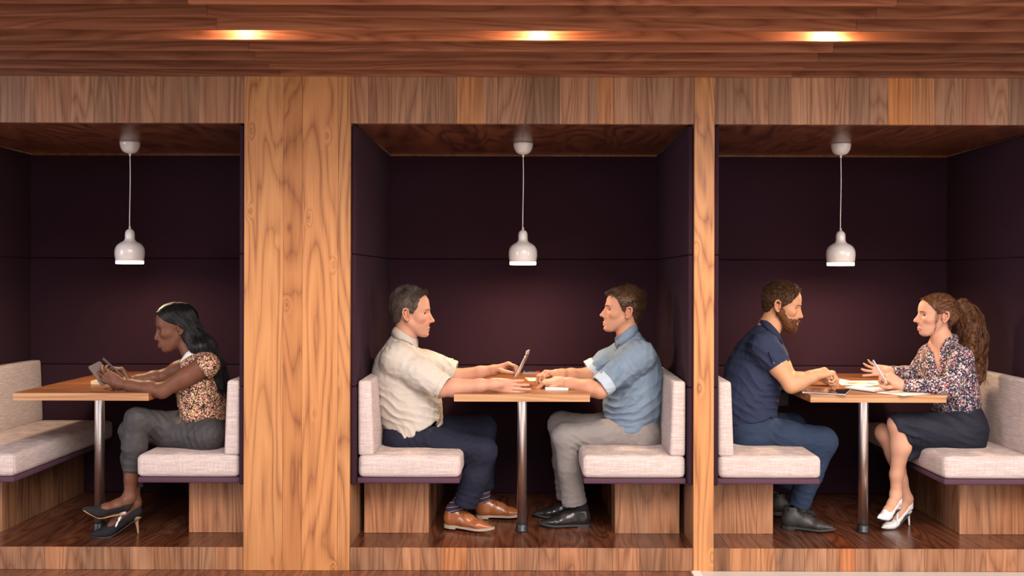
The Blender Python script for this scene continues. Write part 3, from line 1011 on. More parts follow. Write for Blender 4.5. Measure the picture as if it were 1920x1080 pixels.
    def eyes(s, root, iris, sclera, gaze=(0, 0)):
        for y in (-1, 1):
            c = s.T(.0682, y * .0325, .0125); r = .0136
            g = s.F + s.L * gaze[0] + s.U * gaze[1]; g = nrm(g); u = nrm(np.cross(g, s.U)); v = np.cross(u, g)
            V = [c + g * r]; Cl = [(.004, .004, .004)]
            n = 20; angs = [6, 12, 14, 20, 25, 31, 34, 45, 65, 90, 120, 150]
            for a in angs:
                a_ = math.radians(a)
                for j in range(n):
                    t = 2 * math.pi * j / n
                    V.append(c + r * (g * math.cos(a_) + (u * math.cos(t) + v * math.sin(t)) * math.sin(a_)))
                    Cl.append((.004, .004, .004) if a <= 12 else (iris if a <= 32 else sclera))
            F4 = []; F3 = []
            for j in range(n): F3.append((0, 1 + j, 1 + (j + 1) % n))
            for i in range(len(angs) - 1):
                for j in range(n):
                    k = (j + 1) % n
                    F4.append((1 + i * n + j, 1 + (i + 1) * n + j, 1 + (i + 1) * n + k, 1 + i * n + k))
            link('eye', np_mesh('eye', np.array(V), [np.array(F3), np.array(F4)], True, np.array(Cl)), EYE_M, root)

    def brows(s, root, m, bv, thick=.0030, lift=0.0, op=1.0, lash=None):
        out = lambda q, o: proj(bv, q, o)
        for y in (-1, 1):
            pts = spline([s.T(.108, y * .012, .0300 + lift), s.T(.106, y * .022, .0325 + lift), s.T(.098, y * .036, .0345 + lift), s.T(.083, y * .050, .0295 + lift)], 14)
            pts = np.array([out(p, .0014) for p in pts])
            mb = MB(); rad = thick * np.array([.6, .9, 1, 1, 1, 1, 1, .95, .9, .8, .7, .6, .4, .2])
            tubes(mb, [pts], rad, 8, 0.8)
            mb.build('eyebrow', m, root, True)
            c = s.T(.0682, y * .0325, .0125); ang = np.radians(np.linspace(-48, 62, 14)); mb = MB()
            hz = (.0021 + .0033 * op); up = []
            for a in ang:
                l = .0136 * math.sin(a); f = .0142 * math.cos(a)
                e_ = math.sqrt(max(0, 1 - ((l - .002) / .0150) ** 2))
                up.append(c + s.F * (f * .985) + s.L * (y * l * 1.02) + s.U * (hz * e_ * .98 - .0016 * (1 - op) + .0002))
            tubes(mb, [np.array(up)], .0011, 6); mb.build('eyelashes', lash or m, root, True)


def proj(bv, q, off):
    hit, no, _, _ = bv.find_nearest(Vector(q)); return np.array(hit) + np.array(no) * off


def bvh(V, F):
    from mathutils.bvhtree import BVHTree
    return BVHTree.FromPolygons([tuple(v) for v in V], [tuple(int(i) for i in f) for f in F])


EYE_M = None


def tufts(mb, roots, dirs, length, width, bend=None, rings=3):
    """short tapering locks standing on roots"""
    n = len(roots); length = np.broadcast_to(length, (n,)); width = np.broadcast_to(width, (n,))
    t = np.linspace(0, 1, rings)
    b = np.zeros((n, 3)) if bend is None else bend
    paths = roots[:, None] + dirs[:, None] * (length[:, None] * t)[..., None] + b[:, None] * (length[:, None] * t ** 2)[..., None]
    rad = width[:, None] * (1 - 0.85 * t ** 1.5)[None]
    return tubes(mb, paths, rad, 3)


def cap_hair(head, root, m, name, grow, hx, extra=None, h=0.004, face_lim=None, fuzz=0.0, seed=0.0, prims=None):
    """scalp layer of hair: the skull grown outwards and cut along the hairline hx(z) (local x must be smaller)"""
    S = Sdf(); head.skull(S, grow)
    head.e(S, (-.045, 0, -.005), (.045, .052, .05), .02, grow=grow * .6)
    if prims: prims(S)
    zk, xk = hx
    S.add(head.lfn(lambda x, y, z: (x - np.interp(z, zk, xk)) * .7), None, None, 0.006, 'i')
    if extra: S.add(head.lfn(extra), None, None, 0.006, 'i')
    V, F = S.mesh(h)
    if fuzz:
        Nn = vnormals(V, F)
        V = V + Nn * (fuzz * (vnoise(V * 70 + seed) + .7 * vnoise(V * 150 + seed)))[:, None]
    o = link(name, np_mesh(name, V, F), m, root)
    return o, V, F


# ------------------------------------------------------------------ hand
def hand(S, w, d, n, thumb_side, curl=(20, 25, 30, 35), curl2=None, spread=(6, 2, -2, -7), thumb=((.55, .75, .25), (.8, .45, .4), (.9, .3, .4)), sc=1.0, thick=1.0, tips=None):
    """wrist w, pointing d, palm facing n; thumb_side +1/-1 picks cross(d, n) or its opposite"""
    d = nrm(d); n = np.asarray(n, float); n = nrm(n - d * (n @ d)); s = np.cross(d, n) * thumb_side
    w = np.asarray(w, float)
    K = lambda a, b, c=0.0: w + (d * a + s * b + n * c) * sc
    th = thick * sc
    off = (.027, .0095, -.009, -.0255); ln = (.090, .094, .090, .081)
    for o, l in zip(off, ln):
        S.cone(K(0, o * .62), K(l, o, -.002), .0150 * th, .0112 * th, .014)
    S.cone(K(.02, .018, .006), K(.05, .022, .006), .014 * th, .012 * th, .012)
    S.cone(K(.025, -.018, .006), K(.06, -.02, .004), .013 * th, .011 * th, .012)
    fl = ((.042, .025, .020), (.047, .029, .021), (.043, .027, .021), (.034, .021, .018))
    fr = (.0092, .0095, .0090, .0080)
    out = []
    for i in range(4):
        a0 = math.radians(curl[i]); c2 = math.radians((curl2 or curl)[i]); sp = math.radians(spread[i])
        dd = d * math.cos(sp) + s * math.sin(sp)
        p = K(ln[i], off[i], -.002); r = fr[i] * th; a = a0
        for j in range(3):
            q = p + (dd * math.cos(a) + n * math.sin(a)) * fl[i][j] * sc
            S.cone(p, q, r, r * (.92 if j < 2 else .82), .006 if j == 0 else .003)
            p = q; r *= .92; a += c2 if j == 0 else c2 * .7
        out.append(p)
    p = K(.022, .018, .007); r = .0142 * th
    for v, l in zip(thumb, (.044, .033, .027)):
        q = p + (d * v[0] + s * v[1] + n * v[2]) / np.linalg.norm(v) * l * sc
        S.cone(p, q, r, r * .85, .008 if l > .04 else .004); p = q; r *= .84
    out.append(p)
    return out


# ------------------------------------------------------------------ shoes
def frame_pts(O, f, u):
    f = nrm(f); u = np.asarray(u, float); u = nrm(u - f * (u @ f)); l = np.cross(u, f)
    O = np.asarray(O, float)
    return (lambda p: O + np.asarray(p, float)[..., 0:1] * f + np.asarray(p, float)[..., 1:2] * l + np.asarray(p, float)[..., 2:3] * u), f, l, u


def outline(L, w, heelw=.031):
    """sole outline in plan, counter-clockwise"""
    xs = np.array([0, .012, .04, .09, .13, .18, .21, .24, .265, .28, .285]) / .285 * L
    ws = np.array([0.0, .022, .031, .028, .033, .043, .042, .034, .022, .011, 0.0]) * w
    x = np.linspace(0, 1, 33); xx = L * (1 - np.cos(x * np.pi)) / 2; ww = np.interp(xx, xs, ws)
    ww = np.sqrt(np.maximum(ww, 0) * np.maximum(ww, 1e-9)); up = np.stack([xx, ww], 1); dn = np.stack([xx[::-1], -ww[::-1]], 1)[1:-1]
    return np.concatenate([up, dn])


def slab(mb, T, pl, z0, z1, zfun=None):
    n = len(pl); zf = zfun or (lambda x: 0 * x)
    A = np.concatenate([pl, (z0 + zf(pl[:, 0]))[:, None]], 1); B = np.concatenate([pl, (z1 + zf(pl[:, 0]))[:, None]], 1)
    V = np.concatenate([A, B]); i = np.arange(n); j = (i + 1) % n
    c0, c1 = A.mean(0), B.mean(0)
    V = np.concatenate([V, [c0], [c1]])
    F = [np.stack([j, i, n + i, n + j], 1), np.concatenate([np.stack([np.full(n, 2 * n), i, j], 1), np.stack([np.full(n, 2 * n + 1), n + j, n + i], 1)])]
    return mb.add(T(V), F)


def shoe(root, O, f, u, L, m_up, m_sole, m_lace, boot=0.0, laces=True, point=1.0):
    """laced leather shoe; O is the back of the heel on the ground"""
    s = L / .285
    T, f, l, u = frame_pts(O, f, u)
    t = lambda *p: T(np.array(p, float) * s)
    S = Sdf(); M = np.stack([f, l, u])
    S.ell(t(.040, 0, .052), np.array([.039, .032, .045]) * s, M, .01)
    S.econe(t(.045, 0, .050), t(.125, 0, .046), np.array([.042, .034]) * s, np.array([.034, .035]) * s, l, .02)
    S.econe(t(.125, 0, .043), t(.195, 0, .034), np.array([.034, .036]) * s, np.array([.023, .042]) * s, l, .02)
    S.econe(t(.195, 0, .033), t(.262, 0, .027), np.array([.023, .041]) * s, np.array([.011, .018 * point]) * s, l, .02)
    S.cone(t(.052, 0, .060), t(.050, 0, .092 + boot), .036 * s, .0375 * s, .02, 1)
    S.cone(t(.085, 0, .075), t(.150, 0, .058), .028 * s, .022 * s, .02)
    S.plane(t(0, 0, .017), -u, (t(.14, 0, 0) - .3, t(.14, 0, 0) + .3))
    S.cone(t(.050, 0, .075), t(.049, 0, .13 + boot), .031 * s, .035 * s, .004, 0, 's')
    V, F = S.mesh(.0042)
    # creases over the ball of the foot
    q = (V - np.asarray(O)) @ M.T / s
    Nn = vnormals(V, F)
    cr = np.exp(-((q[:, 0] - .178) / .022) ** 2) * np.clip((q[:, 2] - .025) / .02, 0, 1)
    V = V - Nn * (0.0016 * cr * (1 + np.sin(q[:, 0] * 700 + 3 * np.sin(q[:, 1] * 60))))[:, None]
    up = link('shoe', np_mesh('shoe', V, F), m_up, root)
    spring = lambda x: np.clip((x - .19 * s) / (.095 * s), 0, 1) ** 2 * .012 * s
    ol = outline(L, s)
    mb = MB(); slab(mb, T, ol, .008 * s, .019 * s, spring); mb.build('sole', m_sole, up)
    hl = ol[ol[:, 0] < .076 * s]; mb = MB(); slab(mb, T, hl, 0, .0085 * s); mb.build('heel', m_sole, up)
    if laces:
        mb = MB()
        for i in range(4):
            x = .095 + .018 * i; z = .101 - .0135 * i + boot * .3 * (1 - i / 4)
            for d in (-.004, .004):
                tubes(mb, [T(s * spline([(x + d, -.022, z - .012), (x, -.010, z), (x, .010, z), (x - d, .022, z - .012)], 9))], .0016 * s, 5)
        for sg in (-1, 1):
            tubes(mb, [T(s * spline([(.096, 0, .105), (.098, sg * .024, .116), (.105, sg * .045, .098), (.106, sg * .030, .088), (.098, 0, .104)], 16))], .0014 * s, 5)
            tubes(mb, [T(s * spline([(.096, 0, .105), (.112, sg * .02, .10), (.125, sg * .037, .075)], 9))], .0013 * s, 5)
        mb.build('lace', m_lace, up, True)
    return up


PUMP = [(.016, .108, .027), (.045, .092, .028), (.095, .062, .030), (.140, .032, .030), (.180, .021, .027), (.212, .0155, .018), (.238, .012, .0085)]


def pump(root, O, f, u, L, m_up, m_in, m_stem, m_sole):
    """high-heeled court shoe; O is the point on the ground under the heel"""
    s = L / .245
    T, f, l, u = frame_pts(O, f, u); M = np.stack([f, l, u])
    t = lambda *p: T(np.array(p, float) * s)
    S = Sdf()
    tt = lambda *p: t(*p)
    foot_in_pump(S, tt, s, tt(.030, 0, .165), .012, .0038)
    S.chain([tt(.15, 0, .030), tt(.205, 0, .0185), tt(.238, 0, .0125)], [.026 * s, .0175 * s, .0075 * s], .012)
    for y in (-1, 1): S.chain([tt(.135, y * .010, .034), tt(.165, y * .011, .022), tt(.19, y * .006, .019)], [.022 * s, .0185 * s, .016 * s], .012)
    def top(x, y, z):
        zt = np.interp(x, [-.05, -.01, .02, .06, .10, .135, .160, .164, .3], [.160, .156, .143, .112, .080, .058, .053, .2, .3])
        return (z - zt) * .7
    O_ = np.asarray(O)
    def lf(fn):
        def g(x, y, z):
            dx, dy, dz = x - O_[0], y - O_[1], z - O_[2]
            return fn(*[(dx * M[i, 0] + dy * M[i, 1] + dz * M[i, 2]) / s for i in range(3)])
        return g
    S.add(lf(top), None, None, .003, 'i')
    def under(x, y, z):
        zb = np.interp(x, [-.05, .0, .03, .07, .11, .145, .18, .215, .25], [.088, .085, .074, .047, .018, .004, .003, .006, .012])
        return (zb - z) * .8
    S.add(lf(under), None, None, .003, 'i')
    V, F = S.mesh(.0024); V = relax(V, F, 3, .6)
    up = link('shoe', np_mesh('shoe', V, F), m_up, root)
    x = np.linspace(.005, .236, 24)
    zb = np.interp(x, [-.05, .0, .03, .07, .11, .145, .18, .215, .25], [.088, .085, .074, .047, .018, .004, .003, .006, .012]) - .001
    ww = np.interp(x, [0, .02, .09, .15, .19, .22, .24], [.016, .022, .018, .030, .028, .017, .004])
    mb = MB(); V = []
    for dz in (0, -.003):
        for sg in (1, -1): V.append(np.stack([x, sg * ww, zb + dz], 1))
    V = np.concatenate(V); i = np.arange(23); n = 24
    F = np.concatenate([np.stack([a + i, a + i + 1, b + i + 1, b + i], 1) for a, b in ((0, n), (n, 3 * n), (3 * n, 2 * n), (2 * n, 0))])
    mb.add(T(V * s), F); mb.build('sole', m_sole, up, True)
    mb = MB(); hp = spline([(.014, 0, .092), (.018, 0, .070), (.013, 0, .035), (.010, 0, .001)], 12)
    tubes(mb, [T(hp * s)], np.interp(np.linspace(0, 1, 12), [0, .25, .6, 1], [.021, .0125, .0065, .0048]) * s, 12)
    mb.build('stiletto_heel', m_stem, up, True)
    return up, t


def foot_in_pump(S, t, s, ankle, k=.012, g=0.0):
    """bare foot that fills a court shoe; t maps shoe coordinates to the scene"""
    S.chain([t(.022, 0, .118), t(.06, 0, .098), t(.11, 0, .064), t(.15, 0, .036), t(.19, 0, .024), t(.222, 0, .018)], [.0225 * s, .0225 * s, .0235 * s, .0195 * s, .012 * s, .005 * s], k, grow=g)
    S.chain([np.asarray(ankle), t(.075, 0, .108), t(.125, 0, .064), t(.16, 0, .036)], [.029 * s, .0245 * s, .0215 * s, .015 * s], .02, grow=g)
    S.cone(np.asarray(ankle), t(.024, 0, .120), .028 * s, .0225 * s, .02, grow=g)


def collar(root, c, ax, f, rf, rl, h, drop, gap, m, bv, name='collar', point=.03, wide=.018):
    """turned-down shirt collar round the neck: c centre of its base, ax up the neck, f to the front; gap half-angle of the opening; its fall lies on the garment bv"""
    ax = nrm(ax); f = np.asarray(f, float); f = nrm(f - ax * (f @ ax)); l = np.cross(ax, f); c = np.asarray(c, float)
    n = 57; th = np.linspace(math.radians(gap), 2 * math.pi - math.radians(gap), n)
    w = np.abs(np.cos(th / 2)) ** 4                      # 1 towards the front points
    R = lambda o: np.outer(np.cos(th) * (rf + o), f) + np.outer(np.sin(th) * (rl + o), l)
    hh = h * (1 - .35 * w)
    up = lambda z: np.outer(z, ax)
    inner = [c + R(0) + up(-.012 + 0 * w), c + R(.0005) + up(hh * .5), c + R(.002) + up(hh), c + R(.0045) + up(hh + .003), c + R(.008) + up(hh)]
    tgt = c + R(wide) + np.outer(w * point * .35, f) + up(-drop - point * w)
    edge = []
    for k in range(n):
        q = tgt[k]; e = proj(bv, q, .0045); edge.append(e)
    edge = np.array(edge)
    mid = (inner[4] * .5 + edge * .5) + R(0) * 0 + (inner[4] - c) * .06
    under = edge - (edge - c) * .03
    ring = inner + [mid, edge, under]
    V = np.concatenate(ring); i = np.arange(n - 1); F = []
    for a in range(len(ring) - 1): F.append(np.stack([a * n + i, a * n + i + 1, (a + 1) * n + i + 1, (a + 1) * n + i], 1))
    o = link(name, np_mesh(name, V, np.concatenate(F)), m, root)
    md = o.modifiers.new('thick', 'SOLIDIFY'); md.thickness = .002; md.offset = 0
    return o


def neckline(S, c, ax, rx=.13):
    """cuts a garment off along the collar ring"""
    ax = nrm(ax); c = np.asarray(c, float)
    S.plane(c + ax * .004, ax, (c - V3(rx, rx, .04), c + V3(rx, rx, .14)))

# ================================================================== the five people
_m, _nt, _b = nodes('eye'); _v = N(_nt, 'ShaderNodeVertexColor'); _v.layer_name = 'tint'; _nt.links.new(_v.outputs[0], _b.inputs['Base Color']); _b.inputs['Roughness'].default_value = 0.12
EYE_M = _m
SKIN_M = skinmat('skin')
LASH = plain('dark_lashes', (.012, .008, .006), .6)
SKIN_D = skinmat('deep_brown_skin', 0.05, 0.50, 0.28)
leather_tan = weave('tan_leather', (0.24, 0.070, 0.022), (0.34, 0.115, 0.040), 18, 0.3, rough=0.24, bs=0.03); leather_tan.node_tree.nodes['Principled BSDF'].inputs['Specular IOR Level'].default_value = 0.6
leather_blk = plain('black_leather', (0.018, 0.015, 0.014), 0.25, spec=0.6)
leather_gry = plain('dark_nubuck', (0.030, 0.026, 0.024), 0.5)
suede_blk = weave('black_suede', (0.010, 0.009, 0.011), (0.022, 0.019, 0.022), 400, 0.2, rough=0.85, bs=0.1)
patent_wht = plain('white_patent', (0.72, 0.68, 0.66), 0.15, coat=0.5)
sole_pale = plain('pale_sole', (0.34, 0.26, 0.19), 0.6); sole_dark = plain('dark_sole', (0.03, 0.027, 0.025), 0.5); sole_tan = plain('tan_leather_sole', (0.36, 0.20, 0.10), 0.4)
silver = plain('silver_heel', (0.75, 0.70, 0.66), 0.25, 0.6)
lace_brn = plain('brown_lace', (0.05, 0.028, 0.018), 0.8); lace_blk = plain('black_lace', (0.012, 0.012, 0.012), 0.8)


def mixp(a, b, t): return np.asarray(a) * (1 - t) + np.asarray(b) * t


def trousers(root, m, legs, pelvis, h=.0048, specs=(), base=.0024, seed=0, name='trousers', k=.05, extra=None):
    """legs: (hip, knee, hem point, radii hip, mid thigh, knee, mid shin, hem)"""
    S = Sdf()
    for a, b, ra, rb, lat in pelvis: S.econe(a, b, ra, rb, lat, k)
    for hip, knee, hem, r in legs:
        S.chain([hip, mixp(hip, knee, .5), knee], [r[0], r[1], r[2]], k * .8)
        S.chain([knee, mixp(knee, hem, .5), hem], [r[2] * .97, r[3], r[4]], .03, 1)
        S.cone(mixp(knee, hem, .86), np.asarray(hem) + (np.asarray(hem) - np.asarray(knee)) * .2, r[4] * .80, r[4] * .84, .004, 0, 's')
    if extra: extra(S)
    V, F = cloth(S, h, specs, base, seed)
    return link(name, np_mesh(name, V, F), m, root)


def knee_folds(hip, knee, hem, face, amp=.0068):
    hip, knee, hem = map(np.asarray, (hip, knee, hem))
    back = mixp(knee, hem, .10) + mixp(knee, hip, .12) - knee - V3(face * .03, 0, 0)
    return [(back, .075, amp, (hem - knee) * .6 + (knee - hip) * .4, .032), (mixp(hip, knee, .1) + V3(0, 0, .04), .09, amp, V3(face * .8, .2, .6), .04),
            (mixp(hip, knee, .6), .12, amp * .35, V3(face * .3, 0, 1), .05), (mixp(knee, hem, .85), .07, amp * .6, hem - knee, .035)]


# ------------------------------------------------------------------ man in the cream shirt
def man_cream():
    y = .43
    root = empty('person', P(770, 1000, y) * V3(1, 1, 0), 'grey-haired man in a cream shirt with rolled sleeves and tan lace-up shoes', 'person')
    H = Head(P(770, 591, y), +1, yaw=1, pitch=2, sc=(1.0, 1.0, 1.07))
    par = dict(stubble=.30, stub_col=(.26, .15, .11), nose=.004, jaw=.055, lips=.55, open=1.0, nosez=.002)
    ns, fs = P(745, 674, .27), P(756, 672, .61)
    ne, fe = P(826, 729, .22), P(826, 712, .62)
    nw, fw = P(924, 721, .175), P(926, 694, .56)
    neckb = P(752, 650, y)
    S = Sdf(); H.build(S, par)
    S.chain([H.T(-.018, 0, -.045), mixp(H.T(-.015, 0, -.07), neckb, .5), neckb], [.058, .059, .060], .02)
    S.econe(neckb, P(757, 700, y), (.056, .07), (.095, .14), (0, 1, 0), .03)
    S.econe(P(757, 700, y), P(768, 800, y), (.10, .15), (.11, .14), (0, 1, 0), .04)
    for sh, el, wr in ((ns, ne, nw), (fs, fe, fw)):
        S.chain([sh, mixp(sh, el, .5), el], [.05, .046, .040], .02)
        S.chain([el, mixp(el, wr, .28), mixp(el, wr, .75), wr], [.043, .0455, .034, .028], .02)
        S.cone(wr, mixp(el, wr, 1.15), .027, .024, .015)
    hand(S, nw, (1, .06, -.10), (0.05, 1, .10), -1, curl=(4, 3, 4, 8), curl2=(6, 8, 8, 8), spread=(2, 0, -2, -5), thumb=((.75, .62, .1), (.92, .30, .1), (.97, .05, .2)), sc=1.03)
    hand(S, fw, (.94, -.10, .34), (.25, -.30, -.92), -1, curl=(38, 42, 46, 48), curl2=(52, 50, 48, 46), thumb=((.6, .5, .5), (.85, .1, .5), (.9, -.1, .5)), sc=1.0)
    V, F = S.mesh(.0065, [(H.T(0, 0, 0) - .125, H.T(0, 0, 0) + .135), (nw - V3(.03, .06, .06), nw + V3(.21, .06, .07)), (fw - V3(.03, .08, .06), fw + V3(.18, .06, .07))], .0024)
    Cc = H.paint(V, (.52, .265, .175), (.42, .15, .12), par)
    link('body', np_mesh('body', V, F, True, Cc), SKIN_M, root)
    BV = bvh(V, F)
    H.eyes(root, (.05, .06, .06), (.55, .49, .45), (-.30, 0))
    hm = hairmat('greying_hair', (.020, .013, .010), (.115, .080, .062), .5, 55)
    H.brows(root, hairmat('grey_brown_brow', (.06, .035, .025), (.12, .075, .055)), BV, .0026, 0, par['open'], LASH)
    # cropped hair, longer and spiky on top
    hx = ([-.10, -.075, -.05, -.02, .006, .014, .03, .050, .070, .090, .108, .122, .16], [-.075, -.066, -.055, -.045, -.038, .026, .034, .046, .050, .056, .078, .092, .096])
    side = lambda x, yy, z: np.maximum(-z - .078, -1.0)
    o, V, F = cap_hair(H, root, hm, 'hair', .0065, hx, side, .0038, fuzz=.0022)
    q = H.local(V); Nn = vnormals(V, F)
    sel = np.where((q[:, 0] < np.interp(q[:, 2], *hx) - .001) & (q[:, 2] > -.072))[0]
    g = np.random.default_rng(3); n = 6500; idx = g.choice(sel, n); ql = H.local(V[idx])
    topw = np.clip((ql[:, 2] - .070) / .045, 0, 1)[:, None]; fw_ = np.clip((ql[:, :1] - .01) / .06, 0, 1)
    clump = np.stack([vnoise(V[idx] * 38 + 7 * k) for k in range(3)], 1)
    dirs = Nn[idx] * (.14 + .42 * topw) + H.F * (-.45 + .75 * topw * fw_) + H.U * (-.45 + .75 * topw) + clump * .55 + g.normal(0, .10, (n, 3))
    dirs /= np.linalg.norm(dirs, axis=1, keepdims=True)
    mb = MB(); tufts(mb, V[idx] - Nn[idx] * .002, dirs, .010 + .017 * topw[:, 0] * g.uniform(.5, 1.05, n), .00075 + .0004 * topw[:, 0], clump * .5 - Nn[idx] * .2)
    mb.build('locks', hm, o)
    # sideburn
    shirt_m = weave('cream_cotton', (0.41, 0.36, 0.31), (0.49, 0.44, 0.39), 900, 0.25, bs=0.15, rough=0.8)
    S = Sdf()
    c0, c1, c2, c3, c4 = P(753, 652, y), P(751, 678, y), P(752, 706, y), P(768, 757, y), P(778, 806, y)
    S.econe(c0, c1, (.072, .085), (.115, .165), (0, 1, 0), .05)
    S.econe(c1, c2, (.115, .165), (.140, .178), (0, 1, 0), .05)
    S.econe(c2, c3, (.140, .178), (.158, .185), (0, 1, 0), .06)
    S.econe(c3, c4, (.158, .185), (.150, .188), (0, 1, 0), .06)
    cuffs = []
    for sh, el, wr, end in ((ns, ne, nw, P(833, 727, .215)), (fs, fe, fw, P(852, 698, .605))):
        S.cone(c1 + (sh - c1) * .3, sh, .085, .078, .05)
        a = mixp(sh, end, .93)
        S.chain([sh, mixp(sh, end, .5), a], [.080, .076, .066], .03, 1)
        d = nrm(end - mixp(sh, end, .5))
        S.cone(end - d * .03, end + d * .05, .052, .054, .003, 0, 's')
        cuffs += [(a - d * .010, end + d * .005, .0665, .064), (a - d * .036, a - d * .004, .0675, .0685)]
    # neck opening and hem
    S.cone(mixp(neckb, H.O, .0) + V3(.035, 0, -.012), H.T(.04, 0, -.09) + V3(.02, 0, -.03), .042, .06, .015, 0, 's')
    bx = (P(690, 860, 0) - V3(0, .3, 0), P(870, 740, 0) + V3(0, 1.2, 0))
    S.plane(P(735, 838, y), (.52, 0, -.85), (bx[0], P(796, 740, 0) + V3(0, 1.2, 0)), k=.01)
    S.plane(P(800, 799, y), (.05, 0, -1), (P(780, 860, 0) - V3(0, .3, 0), bx[1]), k=.01)
    S.econe(c0, P(758, 633, y), (.074, .09), (.066, .067), (0, 1, 0), .02)
    neckline(S, P(758, 633, y), P(774, 600, y) - P(758, 633, y))
    sp = [(P(818, 722, .25), .10, .0065, (.7, 0, .7), .042), (P(810, 752, .3), .12, .005, (.25, 0, 1), .040), (P(735, 770, .3), .15, .0045, (.5, 0, 1), .050),
          (P(770, 690, .25), .09, .004, (.9, 0, -.5), .045), (P(760, 820, .3), .10, .0045, (.75, 0, .6), .040), (P(740, 655, .3), .07, .0035, (1, 0, .3), .035), (P(840, 695, .6), .08, .005, (.6, 0, .7), .035)]
    V, F = cloth(S, .0045, sp, .0026, 1.0)
    sh = link('shirt', np_mesh('shirt', V, F), shirt_m, root)
    VS, FS = V, F
    for i, q in enumerate(cuffs): cuff(sh, shirt_m, *q, seed=i * 3.7, out=.003)
    collar(sh, P(758, 633, y), P(774, 600, y) - P(758, 633, y), (1, 0, -.1), .063, .064, .030, .012, 18, shirt_m, bvh(V, F), point=.040)
    # navy trousers
    navy = weave('navy_cotton', (0.008, 0.009, 0.020), (0.014, 0.015, 0.030), 800, 0.2, bs=0.15, rough=0.8)
    nl = (P(757, 820, .335), P(906, 846, .29), P(872, 948, .31), (.088, .076, .071, .072, .062))
    fl = (P(762, 815, .53), P(904, 803, .60), P(908, 917, .60), (.088, .080, .076, .064, .055))
    sp = knee_folds(*nl[:3], 1) + knee_folds(*fl[:3], 1)
    trousers(root, navy, (nl, fl), [(P(768, 795, y), P(757, 822, y), (.125, .16), (.118, .178), (0, 1, 0))], specs=sp, seed=4)
    # striped socks and tan shoes
    sockm, nt, b = nodes('striped_socks'); tc = N(nt, 'ShaderNodeTexCoord'); sp_ = N(nt, 'ShaderNodeSeparateXYZ'); nt.links.new(tc.outputs['Object'], sp_.inputs[0])
    fr = math_(nt, 'FRACT', math_(nt, 'MULTIPLY', math_(nt, 'ADD', sp_.outputs[2], math_(nt, 'MULTIPLY', sp_.outputs[0], -.25)), 44.0))
    s1 = math_(nt, 'LESS_THAN', fr, .10); s2 = math_(nt, 'COMPARE', fr, .45, .05)
    nt.links.new(mixc(nt, s2, mixc(nt, s1, (.012, .014, .035), (.45, .40, .40)), (.22, .03, .04)), b.inputs['Base Color']); b.inputs['Roughness'].default_value = .9
    nsh = (P(832, 990, .37), P(932, 996, .275) - P(832, 990, .37)); nO = P(832, 990, .37); nO[2] = .012; fdir = V3(nsh[1][0], nsh[1][1], -.010)
    fO = P(891, 975, .60); fO[2] = .004
    for O, f, knee, hem in ((nO, fdir, nl[1], nl[2]), (fO, V3(1, -.05, .02), fl[1], fl[2])):
        shoe(root, O, f, (0, 0, 1), .288, leather_tan, sole_pale, lace_brn)
        T = frame_pts(O, f, (0, 0, 1))[0]
        S = Sdf(); S.chain([T(np.array([.075, 0, .06])), T(np.array([.052, 0, .075])), T(np.array([.05, 0, .10])), mixp(hem, knee, .25)], [.028, .030, .034, .044], .02)
        V, F = S.mesh(.005); link('sock', np_mesh('sock', V, F), sockm, root)
    # knitted belt end under the rolled cuff
    mb = MB(); tubes(mb, [spline([P(823, 762, .30), P(826, 772, .29), P(825, 786, .29), P(819, 796, .30)], 12)], .012, 8, .35)
    mb.build('belt', weave('knitted_belt', (.10, .05, .02), (.36, .22, .09), 120, .5, (1, 1, 3), bs=.5), root, True)
    return root


